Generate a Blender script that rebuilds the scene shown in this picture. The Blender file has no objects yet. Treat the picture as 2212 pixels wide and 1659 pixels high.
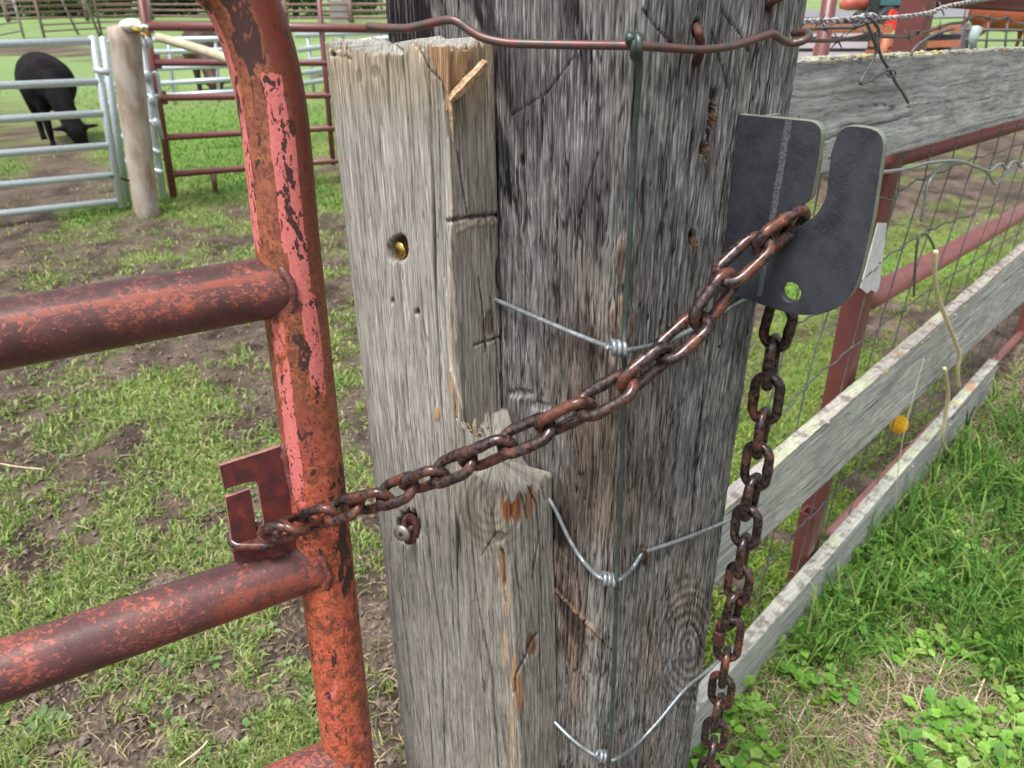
import bpy, math, random
import numpy as np
from mathutils import Vector, Matrix

# ------------------------------------------------------------------ camera, sky, sun, exposure
sc = bpy.context.scene
FPX = 1661.0                      # focal length in units of the 2212 px wide view used for measuring
CAMZ = 1.5
ROT = Matrix.Rotation(math.radians(90 - 27.3), 3, 'X') @ Matrix.Rotation(math.radians(-0.78), 3, 'Z')
CAM = Vector((0, 0, CAMZ))
cd = bpy.data.cameras.new('camera')
cd.sensor_width = 36.0
cd.lens = FPX / 2212 * 36.0
cd.clip_start = 0.02
cd.clip_end = 2000
cd.dof.use_dof = True
cd.dof.focus_distance = 0.72
cd.dof.aperture_fstop = 12.5
cam = bpy.data.objects.new('camera', cd)
cam.matrix_world = Matrix.Translation(CAM) @ ROT.to_4x4()
sc.collection.objects.link(cam)
sc.camera = cam

w = bpy.data.worlds.new('World'); sc.world = w; w.use_nodes = True
wn = w.node_tree
SUN_EL, SUN_ROT = math.radians(66), math.radians(215)
sky = wn.nodes.new('ShaderNodeTexSky'); sky.sky_type = 'NISHITA'; sky.sun_disc = False
sky.sun_elevation = SUN_EL; sky.sun_rotation = SUN_ROT
sky.air_density = 1.0; sky.dust_density = 4.0; sky.ozone_density = 1.0
hs = wn.nodes.new('ShaderNodeHueSaturation'); hs.inputs['Saturation'].default_value = 0.30   # overcast: the blue is veiled
wn.links.new(sky.outputs[0], hs.inputs['Color'])
wn.links.new(hs.outputs[0], wn.nodes['Background'].inputs[0])
wn.nodes['Background'].inputs[1].default_value = 0.135
sl = bpy.data.lights.new('sun', 'SUN'); sl.energy = 2.0; sl.angle = math.radians(17); sl.color = (1, .97, .92)
so = bpy.data.objects.new('sun', sl)
# sky sun_rotation is measured clockwise from +Y seen from above
sd = Vector((math.sin(SUN_ROT) * math.cos(SUN_EL), math.cos(SUN_ROT) * math.cos(SUN_EL), math.sin(SUN_EL)))
so.rotation_euler = sd.to_track_quat('Z', 'Y').to_euler()
sc.collection.objects.link(so)
sc.view_settings.view_transform = 'Standard'
sc.view_settings.look = 'None'
sc.view_settings.exposure = 0.68
sc.view_settings.gamma = 1

random.seed(7)
rng = np.random.default_rng(7)
C = sc.collection

# ------------------------------------------------------------------ pixel (2212 x 1659) -> world helpers
def ray(u, v):
    return ROT @ Vector(((u - 1106) / FPX, (829.5 - v) / FPX, -1.0))
def D(u, v, d): return CAM + ray(u, v) * d
def Yp(u, v, y):
    r = ray(u, v); return CAM + r * (y / r.y)
def G(u, v, z=0.0):
    r = ray(u, v); return CAM + r * ((z - CAMZ) / r.z)
def PL(u, v, p0, n):
    r = ray(u, v); return CAM + r * ((p0 - CAM).dot(n) / r.dot(n))
RM = np.array(ROT)
def project(P):
    q = (P - np.array(CAM)) @ RM            # camera coordinates
    d = -q[..., 2]
    d = np.where(d < 1e-3, 1e-3, d)
    return 1106 + FPX * q[..., 0] / d, 829.5 - FPX * q[..., 1] / d, d

# ------------------------------------------------------------------ numpy value noise
def _h(ix, iy, s):
    with np.errstate(over='ignore'):
        n = (ix.astype(np.int64) * 374761393 + iy.astype(np.int64) * 668265263 + s * 974634777) & 0xffffffff
        n = ((n ^ (n >> 13)) * 1274126177) & 0xffffffff
        n = (n ^ (n >> 16)) & 0xffff
    return n / 65535.0
def vn(x, y, s=0):
    ix, iy = np.floor(x), np.floor(y)
    fx, fy = x - ix, y - iy
    fx = fx * fx * (3 - 2 * fx); fy = fy * fy * (3 - 2 * fy)
    ix = ix.astype(np.int64); iy = iy.astype(np.int64)
    a, b, c, d = _h(ix, iy, s), _h(ix + 1, iy, s), _h(ix, iy + 1, s), _h(ix + 1, iy + 1, s)
    return (a * (1 - fx) + b * fx) * (1 - fy) + (c * (1 - fx) + d * fx) * fy
def fbm(x, y, s=0, o=3):
    t = 0; a = 1; n = 0
    for k in range(o):
        t = t + a * vn(x * 2 ** k + 17.3 * k, y * 2 ** k - 9.1 * k, s + k); n += a; a *= .55
    return t / n
def sst(a, b, x):
    t = np.clip((x - a) / (b - a), 0, 1); return t * t * (3 - 2 * t)
def lerp(a, b, t): return a * (1 - t) + b * t
def lin(r, g, b):
    return tuple(((c / 255) / 12.92 if c / 255 <= .04045 else ((c / 255 + .055) / 1.055) ** 2.4) for c in (r, g, b))

# ------------------------------------------------------------------ object helpers
def tag(o, label=None, cat=None, group=None, kind=None):
    if label: o['label'] = label
    if cat: o['category'] = cat
    if group: o['group'] = group
    if kind: o['kind'] = kind
    return o
def thing(name, loc, label, cat, group=None):
    o = bpy.data.objects.new(name, None); C.objects.link(o)
    o.empty_display_size = .05
    o.location = loc
    return tag(o, label, cat, group)
def adopt(o, parent):
    if parent:
        o.parent = parent
        if parent.type == 'EMPTY':
            o.matrix_parent_inverse = Matrix.Translation(-Vector(parent.location))
def mesh_np(name, V, F, mat, parent=None, uv=None, col=None, smooth=True):
    """V (n,3), F (m,k) index array, per-vertex uv and colour"""
    me = bpy.data.meshes.new(name)
    V = np.asarray(V, np.float32); F = np.asarray(F, np.int32)
    k = F.shape[1]
    me.vertices.add(len(V)); me.vertices.foreach_set('co', V.ravel())
    me.loops.add(F.size); me.loops.foreach_set('vertex_index', F.ravel())
    me.polygons.add(len(F))
    me.polygons.foreach_set('loop_start', np.arange(0, F.size, k, dtype=np.int32))
    me.polygons.foreach_set('loop_total', np.full(len(F), k, np.int32))
    me.polygons.foreach_set('use_smooth', np.full(len(F), smooth, bool))
    if uv is not None:
        l = me.uv_layers.new(name='UVMap'); l.data.foreach_set('uv', np.asarray(uv, np.float32)[F.ravel()].ravel())
    if col is not None:
        a = me.attributes.new('Col', 'FLOAT_COLOR', 'POINT')
        c = np.ones((len(V), 4), np.float32); c[:, :col.shape[-1]] = col
        a.data.foreach_set('color', c.ravel())
    me.update(); me.validate()
    o = bpy.data.objects.new(name, me); C.objects.link(o)
    if mat: me.materials.append(mat)
    adopt(o, parent)
    return o

class Geo:
    def __init__(s): s.v = []; s.f = []; s.uv = []; s.mi = []
    def add(s, V, F, UV=None, mi=0):
        b = len(s.v); s.v += [Vector(p) for p in V]
        s.f += [[i + b for i in f] for f in F]
        s.uv += list(UV) if UV is not None else [(0, 0)] * len(V)
        s.mi += [mi] * len(F)
        return s
    def sweep(s, path, r, n=12, closed=False, cap=True, up=None, flat=1.0, mi=0):
        P = [Vector(p) for p in path]; m = len(P)
        R = r if isinstance(r, (list, tuple)) else [r] * m
        T = []
        for i in range(m):
            a = P[(i - 1) % m] if closed or i > 0 else P[i]
            b = P[(i + 1) % m] if closed or i < m - 1 else P[i]
            T.append((b - a).normalized())
        ref = Vector(up) if up else (Vector((0, 0, 1)) if abs(T[0].z) < .9 else Vector((0, 1, 0)))
        N = (ref - T[0] * ref.dot(T[0])).normalized()
        V, UV, F = [], [], []; L = 0
        for i in range(m):
            if i: L += (P[i] - P[i - 1]).length
            N = (N - T[i] * N.dot(T[i])).normalized(); B = T[i].cross(N)
            for j in range(n):
                a = 2 * math.pi * j / n
                V.append(P[i] + (N * math.cos(a) * flat + B * math.sin(a)) * R[i]); UV.append((j / n, L))
        for i in range(m if closed else m - 1):
            i2 = (i + 1) % m
            for j in range(n):
                j2 = (j + 1) % n
                F.append([i * n + j, i * n + j2, i2 * n + j2, i2 * n + j])
        if cap and not closed:
            for e, k in ((0, -1), (m - 1, 1)):
                c = len(V); V.append(P[e] + T[e] * R[e] * .25 * k); UV.append((0, 0))
                for j in range(n):
                    j2 = (j + 1) % n
                    F.append([c, e * n + j2, e * n + j] if k < 0 else [c, e * n + j, e * n + j2])
        return s.add(V, F, UV, mi)
    def box(s, c, X, Y, Z, mi=0):
        c, X, Y, Z = map(Vector, (c, X, Y, Z))
        V = [c + X * a + Y * b + Z * d for a in (-1, 1) for b in (-1, 1) for d in (-1, 1)]
        return s.add(V, [[0, 1, 3, 2], [4, 6, 7, 5], [0, 4, 5, 1], [2, 3, 7, 6], [0, 2, 6, 4], [1, 5, 7, 3]], mi=mi)
    def ball(s, c, r, n=12, m=8, X=(1, 0, 0), Y=(0, 1, 0), Z=(0, 0, 1), jit=0):
        c, X, Y, Z = map(Vector, (c, X, Y, Z)); V = []; F = []
        rr = r if isinstance(r, (tuple, list)) else (r, r, r)
        for i in range(m + 1):
            t = math.pi * i / m
            for j in range(n):
                a = 2 * math.pi * j / n; k = 1 + random.uniform(-jit, jit)
                V.append(c + (X * math.sin(t) * math.cos(a) * rr[0] + Y * math.sin(t) * math.sin(a) * rr[1] + Z * math.cos(t) * rr[2]) * k)
        for i in range(m):
            for j in range(n):
                j2 = (j + 1) % n; F.append([i * n + j, (i + 1) * n + j, (i + 1) * n + j2, i * n + j2])
        return s.add(V, F)
    def build(s, name, mat, parent=None, smooth=True, label=None, flat_caps=False):
        me = bpy.data.meshes.new(name)
        me.from_pydata([tuple(p) for p in s.v], [], s.f)
        l = me.uv_layers.new(name='UVMap')
        idx = np.empty(len(me.loops), np.int32); me.loops.foreach_get('vertex_index', idx)
        l.data.foreach_set('uv', np.array(s.uv, np.float32)[idx].ravel())
        me.polygons.foreach_set('use_smooth', np.full(len(me.polygons), smooth, bool))
        for m_ in (mat if isinstance(mat, (list, tuple)) else [mat]): me.materials.append(m_)
        me.polygons.foreach_set('material_index', np.array(s.mi, np.int32))
        me.update()
        o = bpy.data.objects.new(name, me); C.objects.link(o); adopt(o, parent)
        if label: o['label'] = label
        return o

def smooth_path(pts, n=6):
    """Catmull-Rom through 3D points"""
    P = [Vector(p) for p in pts]; out = []
    for i in range(len(P) - 1):
        a = P[max(i - 1, 0)]; b = P[i]; c = P[i + 1]; d = P[min(i + 2, len(P) - 1)]
        for k in range(n):
            t = k / n
            out.append(.5 * ((2 * b) + (c - a) * t + (2 * a - 5 * b + 4 * c - d) * t * t + (3 * b - a - 3 * c + d) * t ** 3))
    out.append(P[-1]); return out

# ------------------------------------------------------------------ node material helper
class M:
    def __init__(s, name, rough=.8, metal=0, spec=.5):
        s.m = bpy.data.materials.new(name); s.m.use_nodes = True; s.t = s.m.node_tree
        s.b = s.t.nodes['Principled BSDF']
        s.b.inputs['Roughness'].default_value = rough; s.b.inputs['Metallic'].default_value = metal
        s.b.inputs['Specular IOR Level'].default_value = spec
    def n(s, ty, ins=None, **pr):
        k = s.t.nodes.new('ShaderNode' + ty)
        for a, b in pr.items(): setattr(k, a, b)
        for a, b in (ins or {}).items(): s.set(k.inputs[a], b)
        return k
    def set(s, sock, v):
        if isinstance(v, bpy.types.NodeSocket): s.t.links.new(v, sock)
        elif isinstance(v, (tuple, list)) and len(v) == 3 and sock.type == 'RGBA': sock.default_value = (*v, 1)
        else: sock.default_value = v
    def coord(s, kind='Object'): return s.n('TexCoord').outputs[kind]
    def mapv(s, vec, scale=(1, 1, 1), loc=(0, 0, 0)):
        return s.n('Mapping', {'Vector': vec, 'Scale': scale, 'Location': loc}).outputs[0]
    def noise(s, vec, scale=5, detail=4, rough=.6, dist=0):
        return s.n('TexNoise', {'Vector': vec, 'Scale': scale, 'Detail': detail, 'Roughness': rough, 'Distortion': dist}).outputs['Fac']
    def vor(s, vec, scale=5, feature='F1'):
        return s.n('TexVoronoi', {'Vector': vec, 'Scale': scale}, feature=feature).outputs['Distance']
    def rng(s, x, a, b, c=0, d=1, smooth=True):
        return s.n('MapRange', {'Value': x, 'From Min': a, 'From Max': b, 'To Min': c, 'To Max': d},
                   interpolation_type='SMOOTHSTEP' if smooth else 'LINEAR').outputs[0]
    def math(s, op, a, b=0): return s.n('Math', {0: a, 1: b}, operation=op).outputs[0]
    def mix(s, f, a, b, mode='MIX'):
        k = s.n('Mix', data_type='RGBA', blend_type=mode)
        s.set(k.inputs[0], f); s.set(k.inputs[6], a); s.set(k.inputs[7], b); return k.outputs[2]
    def ramp(s, f, stops):
        k = s.n('ValToRGB', {'Fac': f}); e = k.color_ramp.elements
        while len(e) < len(stops): e.new(.5)
        for i, (p, c) in enumerate(stops): e[i].position = p; e[i].color = (*c, 1)
        return k.outputs[0]
    def attr(s, name='Col'): return s.n('Attribute', attribute_name=name).outputs['Color']
    def bump(s, h, strength=.5, dist=.002):
        s.set(s.b.inputs['Normal'], s.n('Bump', {'Height': h, 'Strength': strength, 'Distance': dist}).outputs[0])
    def out(s, col=None, rough=None, metal=None):
        if col is not None: s.set(s.b.inputs['Base Color'], col)
        if rough is not None: s.set(s.b.inputs['Roughness'], rough)
        if metal is not None: s.set(s.b.inputs['Metallic'], metal)
        return s.m

# ---- weathered wood, colour from the mesh attribute plus fine fibres from UV in metres
def wood_mat(name, sx=700, sz=22, contrast=.55, bump=.6, dist=.0012, crk=170, crd=.75):
    k = M(name, .85, spec=.25); uv = k.coord('UV')
    f1 = k.noise(k.mapv(uv, (sx, sz, 1)), 1, 5, .8, .3)
    f2 = k.noise(k.mapv(uv, (sx * .3, sz * .35, 1)), 1, 3, .6, .5)
    h = k.math('ADD', k.math('MULTIPLY', f1, .6), k.math('MULTIPLY', f2, .4))
    wv_ = k.noise(k.mapv(uv, (60, 22, 1)), 1, 2, .5)
    wuv = k.n('VectorMath', {0: uv, 1: k.n('CombineXYZ', {0: k.math('MULTIPLY', k.math('SUBTRACT', wv_, .5), .006), 1: 0.0, 2: 0.0}).outputs[0]}, operation='ADD').outputs[0]
    rn_ = k.noise(k.mapv(wuv, (crk, 9, 1)), 1, 2, .55)
    line = k.rng(k.math('ABSOLUTE', k.math('SUBTRACT', rn_, .5)), .006, .030)
    rn2 = k.noise(k.mapv(wuv, (crk * 2.1, 16, 1)), 1, 2, .5)
    line2 = k.rng(k.math('ABSOLUTE', k.math('SUBTRACT', rn2, .5)), .010, .055)
    gate_ = k.rng(k.noise(k.mapv(uv, (70, 16, 1)), 1, 2, .6), .40, .56)
    gate2 = k.rng(k.noise(k.mapv(uv, (90, 22, 1)), 1, 2, .6), .36, .52)
    hair = k.math('MAXIMUM', k.math('MULTIPLY', k.math('SUBTRACT', 1, line), gate_), k.math('MULTIPLY', k.math('MULTIPLY', k.math('SUBTRACT', 1, line2), gate2), .62))
    g = k.rng(h, .34, .64, 1 - contrast, 1 + contrast * .9)
    g = k.math('MULTIPLY', g, k.math('SUBTRACT', 1, k.math('MULTIPLY', hair, crd)))
    h = k.math('SUBTRACT', h, k.math('MULTIPLY', hair, .35))
    c = k.mix(1.0, k.attr(), k.n('CombineColor', {0: g, 1: g, 2: g}).outputs[0], 'MULTIPLY')
    k.bump(h, bump, dist)
    return k.out(c)
WOOD_POST = wood_mat('timber_post_wood', 1500, 80, .44, 1.0, .0016, 190, .86)
WOOD_BOARD = wood_mat('grey_board_wood', 1500, 80, .26, .7, .0010, 150, .50)
WOOD_FENCE = wood_mat('fence_board_wood', 520, 20, .22, .4, .0010, 90, .4)

def simple(name, col, rough=.6, metal=0, var=.25, sc_=30, bump=0, col2=None, stretch=(1, 1, 1), spec=.5):
    k = M(name, rough, metal, spec); v = k.mapv(k.coord(), stretch)
    n1 = k.noise(v, sc_, 5, .65)
    c2 = col2 or tuple(x * (1 - var) for x in col)
    c = k.mix(k.rng(n1, .35, .65), c2, tuple(x * (1 + var * .5) for x in col))
    if bump: k.bump(n1, bump, .001)
    return k.out(c)

# ---- flaking red gate paint
def gate_mat(name, rails=False):
    k = M(name, .5, 0, .5); P = k.coord(); at = k.n('Attribute', attribute_name='Col')
    sep = k.n('SeparateColor', {0: at.outputs['Color']})
    stripe, dark, side = sep.outputs[0], sep.outputs[1], sep.outputs[2]
    fine = k.noise(P, 260, 6, .7, .3); med = k.noise(P, 95, 5, .65, .6); big = k.noise(P, 22, 4, .6, .3)
    sp = k.vor(k.mapv(P, (1, 1, .6)), 230)
    if rails:
        str_ = k.noise(k.mapv(P, (1, 1, 1.6)), 170, 7, .74, .6)
        base = k.mix(k.rng(big, .36, .62), lin(90, 58, 56), lin(118, 72, 66))
        base = k.mix(k.rng(fine, .4, .7), base, lin(78, 54, 58))
        edge = k.math('ADD', str_, k.math('MULTIPLY', k.math('SUBTRACT', big, .5), .40))
        edge = k.math('ADD', edge, k.math('MULTIPLY', stripe, .10))
        paint = k.mix(k.rng(fine, .3, .7), lin(150, 76, 62), lin(182, 102, 86))
        c = k.mix(k.rng(edge, .560, .585), base, paint)
        c = k.mix(k.math('MULTIPLY', dark, k.rng(med, .35, .55)), c, lin(62, 40, 38))
        c = k.mix(k.math('MULTIPLY', side, k.rng(med, .40, .52)), c, lin(142, 74, 58))
        rough = k.rng(fine, .3, .7, .34, .55)
    else:
        rust = k.mix(k.rng(med, .36, .64), lin(118, 70, 50), lin(168, 104, 70))
        rust = k.mix(k.rng(fine, .45, .68), rust, lin(112, 56, 44))
        rust = k.mix(k.rng(big, .5, .66), rust, lin(132, 68, 60))
        rust = k.mix(k.math('MULTIPLY', side, k.rng(med, .30, .52, .45, .95)), rust, lin(116, 54, 42))
        redd = k.mix(k.rng(fine, .36, .64), lin(168, 68, 46), lin(206, 114, 86))
        # low part of the upright: orange-red speckle
        zz = k.n('SeparateXYZ', {0: P}).outputs[2]
        low = k.rng(zz, 1.18, .98)
        rust = k.mix(k.math('MULTIPLY', low, k.rng(med, .38, .55)), rust, redd)
        pk = k.mix(k.rng(fine, .35, .7), lin(206, 110, 106), lin(220, 128, 124))
        elo = k.noise(k.mapv(P, (1, 1, .28)), 70, 6, .68, .5)
        pm = k.math('ADD', k.math('MULTIPLY', stripe, .86), k.math('ADD', k.math('MULTIPLY', k.math('SUBTRACT', med, .5), .9), k.math('MULTIPLY', k.math('SUBTRACT', elo, .5), 1.5)))
        halo = k.mix(k.rng(pm, .40, .5), rust, lin(176, 92, 56))
        c = k.mix(k.rng(pm, .50, .535), halo, pk)
        chip = k.math('ADD', k.noise(k.mapv(P, (1, 1, .45)), 105, 5, .62, .4), k.math('MULTIPLY', dark, .16))
        c = k.mix(k.rng(chip, .615, .63), c, lin(70, 44, 40))
        flk = k.noise(k.mapv(P, (1, 1, .22)), 190, 5, .62, .2)
        c = k.mix(k.rng(flk, .64, .66), c, lin(84, 52, 46))
        spk = k.math('MULTIPLY', k.rng(sp, .26, .16), k.rng(big, .42, .52))
        c = k.mix(spk, c, lin(82, 46, 36))
        rough = k.rng(fine, .3, .7, .38, .62)
    lum = k.n('RGBToBW', {0: c}).outputs[0]
    k.bump(k.math('ADD', k.math('MULTIPLY', fine, .5), k.math('ADD', k.math('MULTIPLY', med, .5), k.math('MULTIPLY', lum, 3.0))), .5, .0007)
    return k.out(c, rough)
GATE_UP = gate_mat('flaking_red_paint'); GATE_RAIL = gate_mat('rusted_rail_paint', True)

# ---- rusty chain
def chain_mat(name, red=.5, dark=(46, 32, 32)):
    k = M(name, .38, .35, .5); P = k.coord(); r = k.n('ObjectInfo').outputs['Random']
    off = k.n('VectorMath', {0: P, 1: k.n('CombineXYZ', {0: k.math('MULTIPLY', r, 3.1), 1: r, 2: k.math('MULTIPLY', r, 7.3)}).outputs[0]}, operation='ADD').outputs[0]
    a = k.noise(off, 130, 5, .65, .4); b = k.noise(off, 230, 4, .6, .2); g = k.noise(off, 45, 3, .6)
    base = k.mix(k.rng(b, .3, .7), lin(*dark), lin(104, 94, 94))
    rust = k.mix(k.rng(b, .35, .65), lin(88, 54, 44), lin(110, 68, 54))
    m = k.rng(k.math('ADD', g, k.math('MULTIPLY', a, .35)), .66 - red * .12, .80 - red * .12)
    c = k.mix(m, base, rust)
    pt = k.math('ADD', a, k.math('MULTIPLY', k.math('SUBTRACT', g, .5), .3))
    c = k.mix(k.rng(pt, .70 - red * .11, .715 - red * .11), c, lin(166, 78, 62))
    k.bump(k.math('ADD', a, k.math('MULTIPLY', b, .2)), .07, .0005)
    return k.out(c, k.rng(b, .3, .7, .20, .38), k.math('MULTIPLY', k.math('SUBTRACT', 1, m), .7))
CHAIN = chain_mat('rusty_chain', .26, (62, 46, 44)); CHAIN_D = chain_mat('dark_chain', -.2, (48, 36, 34))

def plate_mat():
    k = M('mill_scale_steel', .42, .35, .5); P = k.coord()
    br = k.noise(k.mapv(P, (1, 1, 3.2)), 420, 5, .7, .6); cl = k.noise(P, 26, 4, .6, .5); sp = k.noise(P, 1500, 2, .5)
    c = k.mix(k.rng(cl, .3, .7), lin(46, 50, 58), lin(72, 76, 84))
    c = k.mix(k.rng(br, .46, .70, 0, .55), c, lin(98, 101, 108))
    c = k.mix(k.rng(k.noise(P, 75, 5, .7), .60, .72, 0, .5), c, lin(84, 74, 70))
    k.bump(k.math('ADD', br, sp), .2, .0004)
    return k.out(c, k.rng(br, .3, .7, .36, .55))
PLATE = plate_mat()
EDGE = simple('cut_steel_edge', lin(138, 146, 130), .5, .2, .2, 300, .1)
GRIND = simple('ground_steel', lin(108, 112, 118), .5, .3, .4, 500, .4, stretch=(1, 1, 2.5), col2=lin(58, 62, 68))
WIRE = simple('galvanised_wire', lin(158, 166, 170), .36, .55, .3, 180, .1)
WIRE_G = simple('green_tinged_wire', lin(88, 100, 98), .42, .6, .25, 120, .1)
WIRE_R = simple('brown_red_wire', lin(112, 72, 70), .38, .3, .3, 90, .1, col2=lin(84, 84, 78))
WIRE_D = simple('dull_fence_wire', lin(108, 108, 108), .6, .3, .3, 90)
BARB = simple('weathered_barbed_wire', lin(206, 206, 210), .5, .1, .3, 200, .2, col2=lin(128, 116, 116))
RUSTM = simple('staple_rust', lin(98, 60, 52), .6, .2, .4, 300, .3, col2=lin(58, 40, 38))
WHITE = simple('white_paint', (.75, .77, .78), .5, 0, .1, 40)
BRASS = simple('brass_screw', (.55, .40, .10), .25, .95, .2, 300, .05)
ZINC = simple('zinc_bolt', (.42, .42, .38), .35, .8, .2, 300, .1)
DARKHOLE = simple('painted_socket_shade', (.03, .02, .016), .95, 0, .3, 300)  # near-black colour stands for the shade inside the screw and bolt sockets
FRAY = simple('frayed_wood_fibre', lin(138, 108, 86), .9, 0, .35, 500, .3, col2=lin(76, 56, 46))
FRESH = simple('fresh_split_wood', lin(188, 158, 118), .8, 0, .25, 260, .5, col2=lin(138, 108, 82), stretch=(1, 1, .1))
SPLINT = simple('splinter_wood', lin(196, 166, 132), .8, 0, .25, 260, .5, col2=lin(150, 122, 98))
MAROON = simple('maroon_pipe_paint', lin(116, 66, 64), .38, 0, .12, 20, .05, spec=.6)
MAROON_P = simple('worn_maroon_pipe', lin(158, 104, 100), .38, 0, .12, 14, .05, spec=.6)
GALV = simple('galvanised_pipe', lin(196, 208, 212), .38, .35, .12, 60)
BARKLESS = simple('peeled_log', lin(172, 164, 154), .8, 0, .3, 9, .2, col2=lin(150, 128, 112), stretch=(1, 1, .35))
POLEW = simple('pale_pole_wood', lin(196, 184, 160), .8, 0, .15, 12)
FARBR = simple('far_corral_rail', lin(128, 104, 96), .7, 0, .25, 3)
YELLOW = simple('yellow_plastic', (.80, .42, .01), .4, 0, .15, 120, .1)
CORD = simple('cream_cord', lin(236, 220, 184), .6, 0, .15, 90, .2)
ORANGE = simple('orange_paint', lin(184, 118, 84), .5, 0, .15, 8)
SLAT = simple('pale_slat', lin(206, 196, 206), .5, 0, .1, 8)
REDP = simple('bright_red_plastic', lin(232, 62, 40), .5, 0, .05, 8)
DARKM = simple('dark_machine_metal', lin(52, 52, 58), .6, 0, .3, 4)
TEAL = simple('teal_paint', lin(70, 104, 116), .5, 0, .1, 4)
SALMON = simple('faded_red_hood', lin(190, 92, 86), .4, 0, .15, 5)
BLUEW = simple('pale_blue_tank', lin(160, 186, 206), .5, 0, .1, 5)
COWB = simple('black_hide', (.012, .011, .012), .9, 0, .5, 9, .5, spec=.15)
COWR = simple('dark_red_hide', (.055, .018, .010), .6, 0, .5, 4, col2=(.02, .01, .008))
COWO = simple('red_brown_hide', lin(150, 74, 46), .7, 0, .3, 3)
STONE = simple('grey_stone', lin(168, 164, 154), .9, 0, .4, 22, .8, col2=lin(98, 96, 84))
LICHEN = simple('lichen_crust', lin(166, 170, 150), .95, 0, .2, 60, .8, col2=lin(170, 168, 158))
LICHEN_Y = simple('yellow_lichen', lin(212, 180, 60), .95, 0, .2, 60, .5, col2=lin(200, 150, 70))
BARK = simple('tree_bark', lin(92, 84, 74), .9, 0, .3, 3)

def leaf_mat(name, trans=.25, rough=.55):
    k = M(name, rough, 0, .35)
    c = k.attr(); k.set(k.b.inputs['Base Color'], c)
    tr = k.n('BsdfTranslucent', {'Color': c})
    mx = k.n('MixShader', {0: trans, 1: k.b.outputs[0], 2: tr.outputs[0]})
    k.t.links.new(mx.outputs[0], k.t.nodes['Material Output'].inputs[0])
    return k.m
LEAF = leaf_mat('grass_blades'); STRAW = leaf_mat('dry_straw', .1); CROWN = leaf_mat('tree_leaves', .2)

# ================================================================== GROUND
# grassy / muddy distribution, given in world space by the places seen in the photo: (u, v, ru, rv, value)
GP = [(40, 108, 130, 16, .05), (160, 112, 90, 16, .08), (15, 150, 70, 20, .85), (25, 235, 45, 60, .55), (40, 290, 40, 30, .3),
      (150, 360, 75, 40, .1), (90, 420, 110, 34, .0), (60, 470, 90, 30, .0), (20, 355, 45, 28, .8), (195, 230, 25, 50, .9),
      (520, 270, 240, 60, 1.3), (430, 330, 200, 60, 1.3), (560, 400, 200, 40, 1.2), (300, 452, 140, 22, 1.2), (200, 480, 60, 30, .9),
      (740, 440, 60, 20, 1.0), (500, 480, 160, 40, .5), (250, 560, 180, 25, .35), (120, 600, 120, 25, .35), (40, 540, 80, 30, .15),
      (720, 520, 60, 50, .3), (420, 130, 90, 20, .2), (720, 165, 60, 14, .15), (720, 150, 50, 6, .9), (450, 200, 60, 14, .2),
      (200, 1620, 120, 60, .1), (480, 1540, 90, 60, .1), (420, 1000, 120, 60, .8), (80, 880, 120, 60, .25), (330, 860, 150, 50, .75),
      (820, 1400, 40, 60, .15), (2080, 700, 90, 40, .25), (1950, 640, 60, 30, .5), (2000, 560, 200, 70, 1.0), (1700, 860, 80, 70, .9),
      (2080, 1080, 80, 120, .9), (1800, 1250, 120, 100, 1.0), (1720, 640, 70, 60, 1.1), (1700, 470, 90, 60, 1.0)]
def gmask(X, Y):
    P = np.stack([X, Y, np.zeros_like(X)], -1); u, v, d = project(P)
    base = .34 + .95 * (fbm(X * 1.3, Y * 1.3, 11, 3) - .5) + 1.0 * (fbm(X * 7, Y * 7, 13, 3) - .5)
    far = sst(7, 12, Y); base = lerp(base, .75 + .9 * (fbm(X * .25, Y * .5, 15, 2) - .5), far)
    front = Y > .4
    for (a, b, ru, rv, val) in GP:
        w_ = np.exp(-(((u - a) / ru) ** 2 + ((v - b) / rv) ** 2) * 1.1) * front
        base = lerp(base, val + 1.0 * (fbm(X * 4, Y * 4, 13, 3) - .5), np.clip(w_ * 1.25, 0, 1) * .85)
    return base
def gheight(X, Y):
    near = 1 - sst(5, 14, np.hypot(X, Y))
    return near * (.05 * (fbm(X * 1.2, Y * 1.2, 3, 2) - .5) + .040 * (fbm(X * 7, Y * 7, 5, 3) - .5) + .030 * (fbm(X * 22, Y * 22, 6, 3) - .5))
def axis(a, b, near0, near1, step, grow):
    xs = list(np.arange(near0, near1, step)); s = step; x = near1
    while x < b: xs.append(x); s *= grow; x += s
    xs.append(b); s = step; x = near0 - step; L = []
    while x > a: L.append(x); s *= grow; x -= s
    L.append(a); return np.array(L[::-1] + xs)
gx = axis(-400, 400, -2.6, 2.9, .016, 1.06); gy = axis(-60, 900, .35, 4.2, .014, 1.03)
X, Y = np.meshgrid(gx, gy, indexing='ij'); Z = gheight(X, Y)
gm = gmask(X, Y)
soil = lerp(np.array(lin(62, 52, 46)), np.array(lin(124, 110, 98)), np.clip(1.6 * (fbm(X * 9, Y * 9, 31, 4) - .5) + .5, 0, 1)[..., None])
grn = lerp(np.array(lin(92, 108, 56)), np.array(lin(134, 148, 86)), np.clip(1.8 * (fbm(X * 3, Y * 3, 33, 4) - .5) + .5, 0, 1)[..., None])
lush = np.array(lin(108, 142, 66)); far_g = np.array(lin(128, 152, 98))
gc = lerp(soil, grn, sst(.35, .75, gm)[..., None])
gc = lerp(gc, lush, (sst(.8, 1.15, gm))[..., None])
gc = lerp(gc, far_g * (.8 + .4 * fbm(X * .2, Y * .2, 4, 3))[..., None], (sst(9, 16, Y) * sst(.3, .6, gm))[..., None])
idx = np.arange(X.size).reshape(X.shape)
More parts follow.
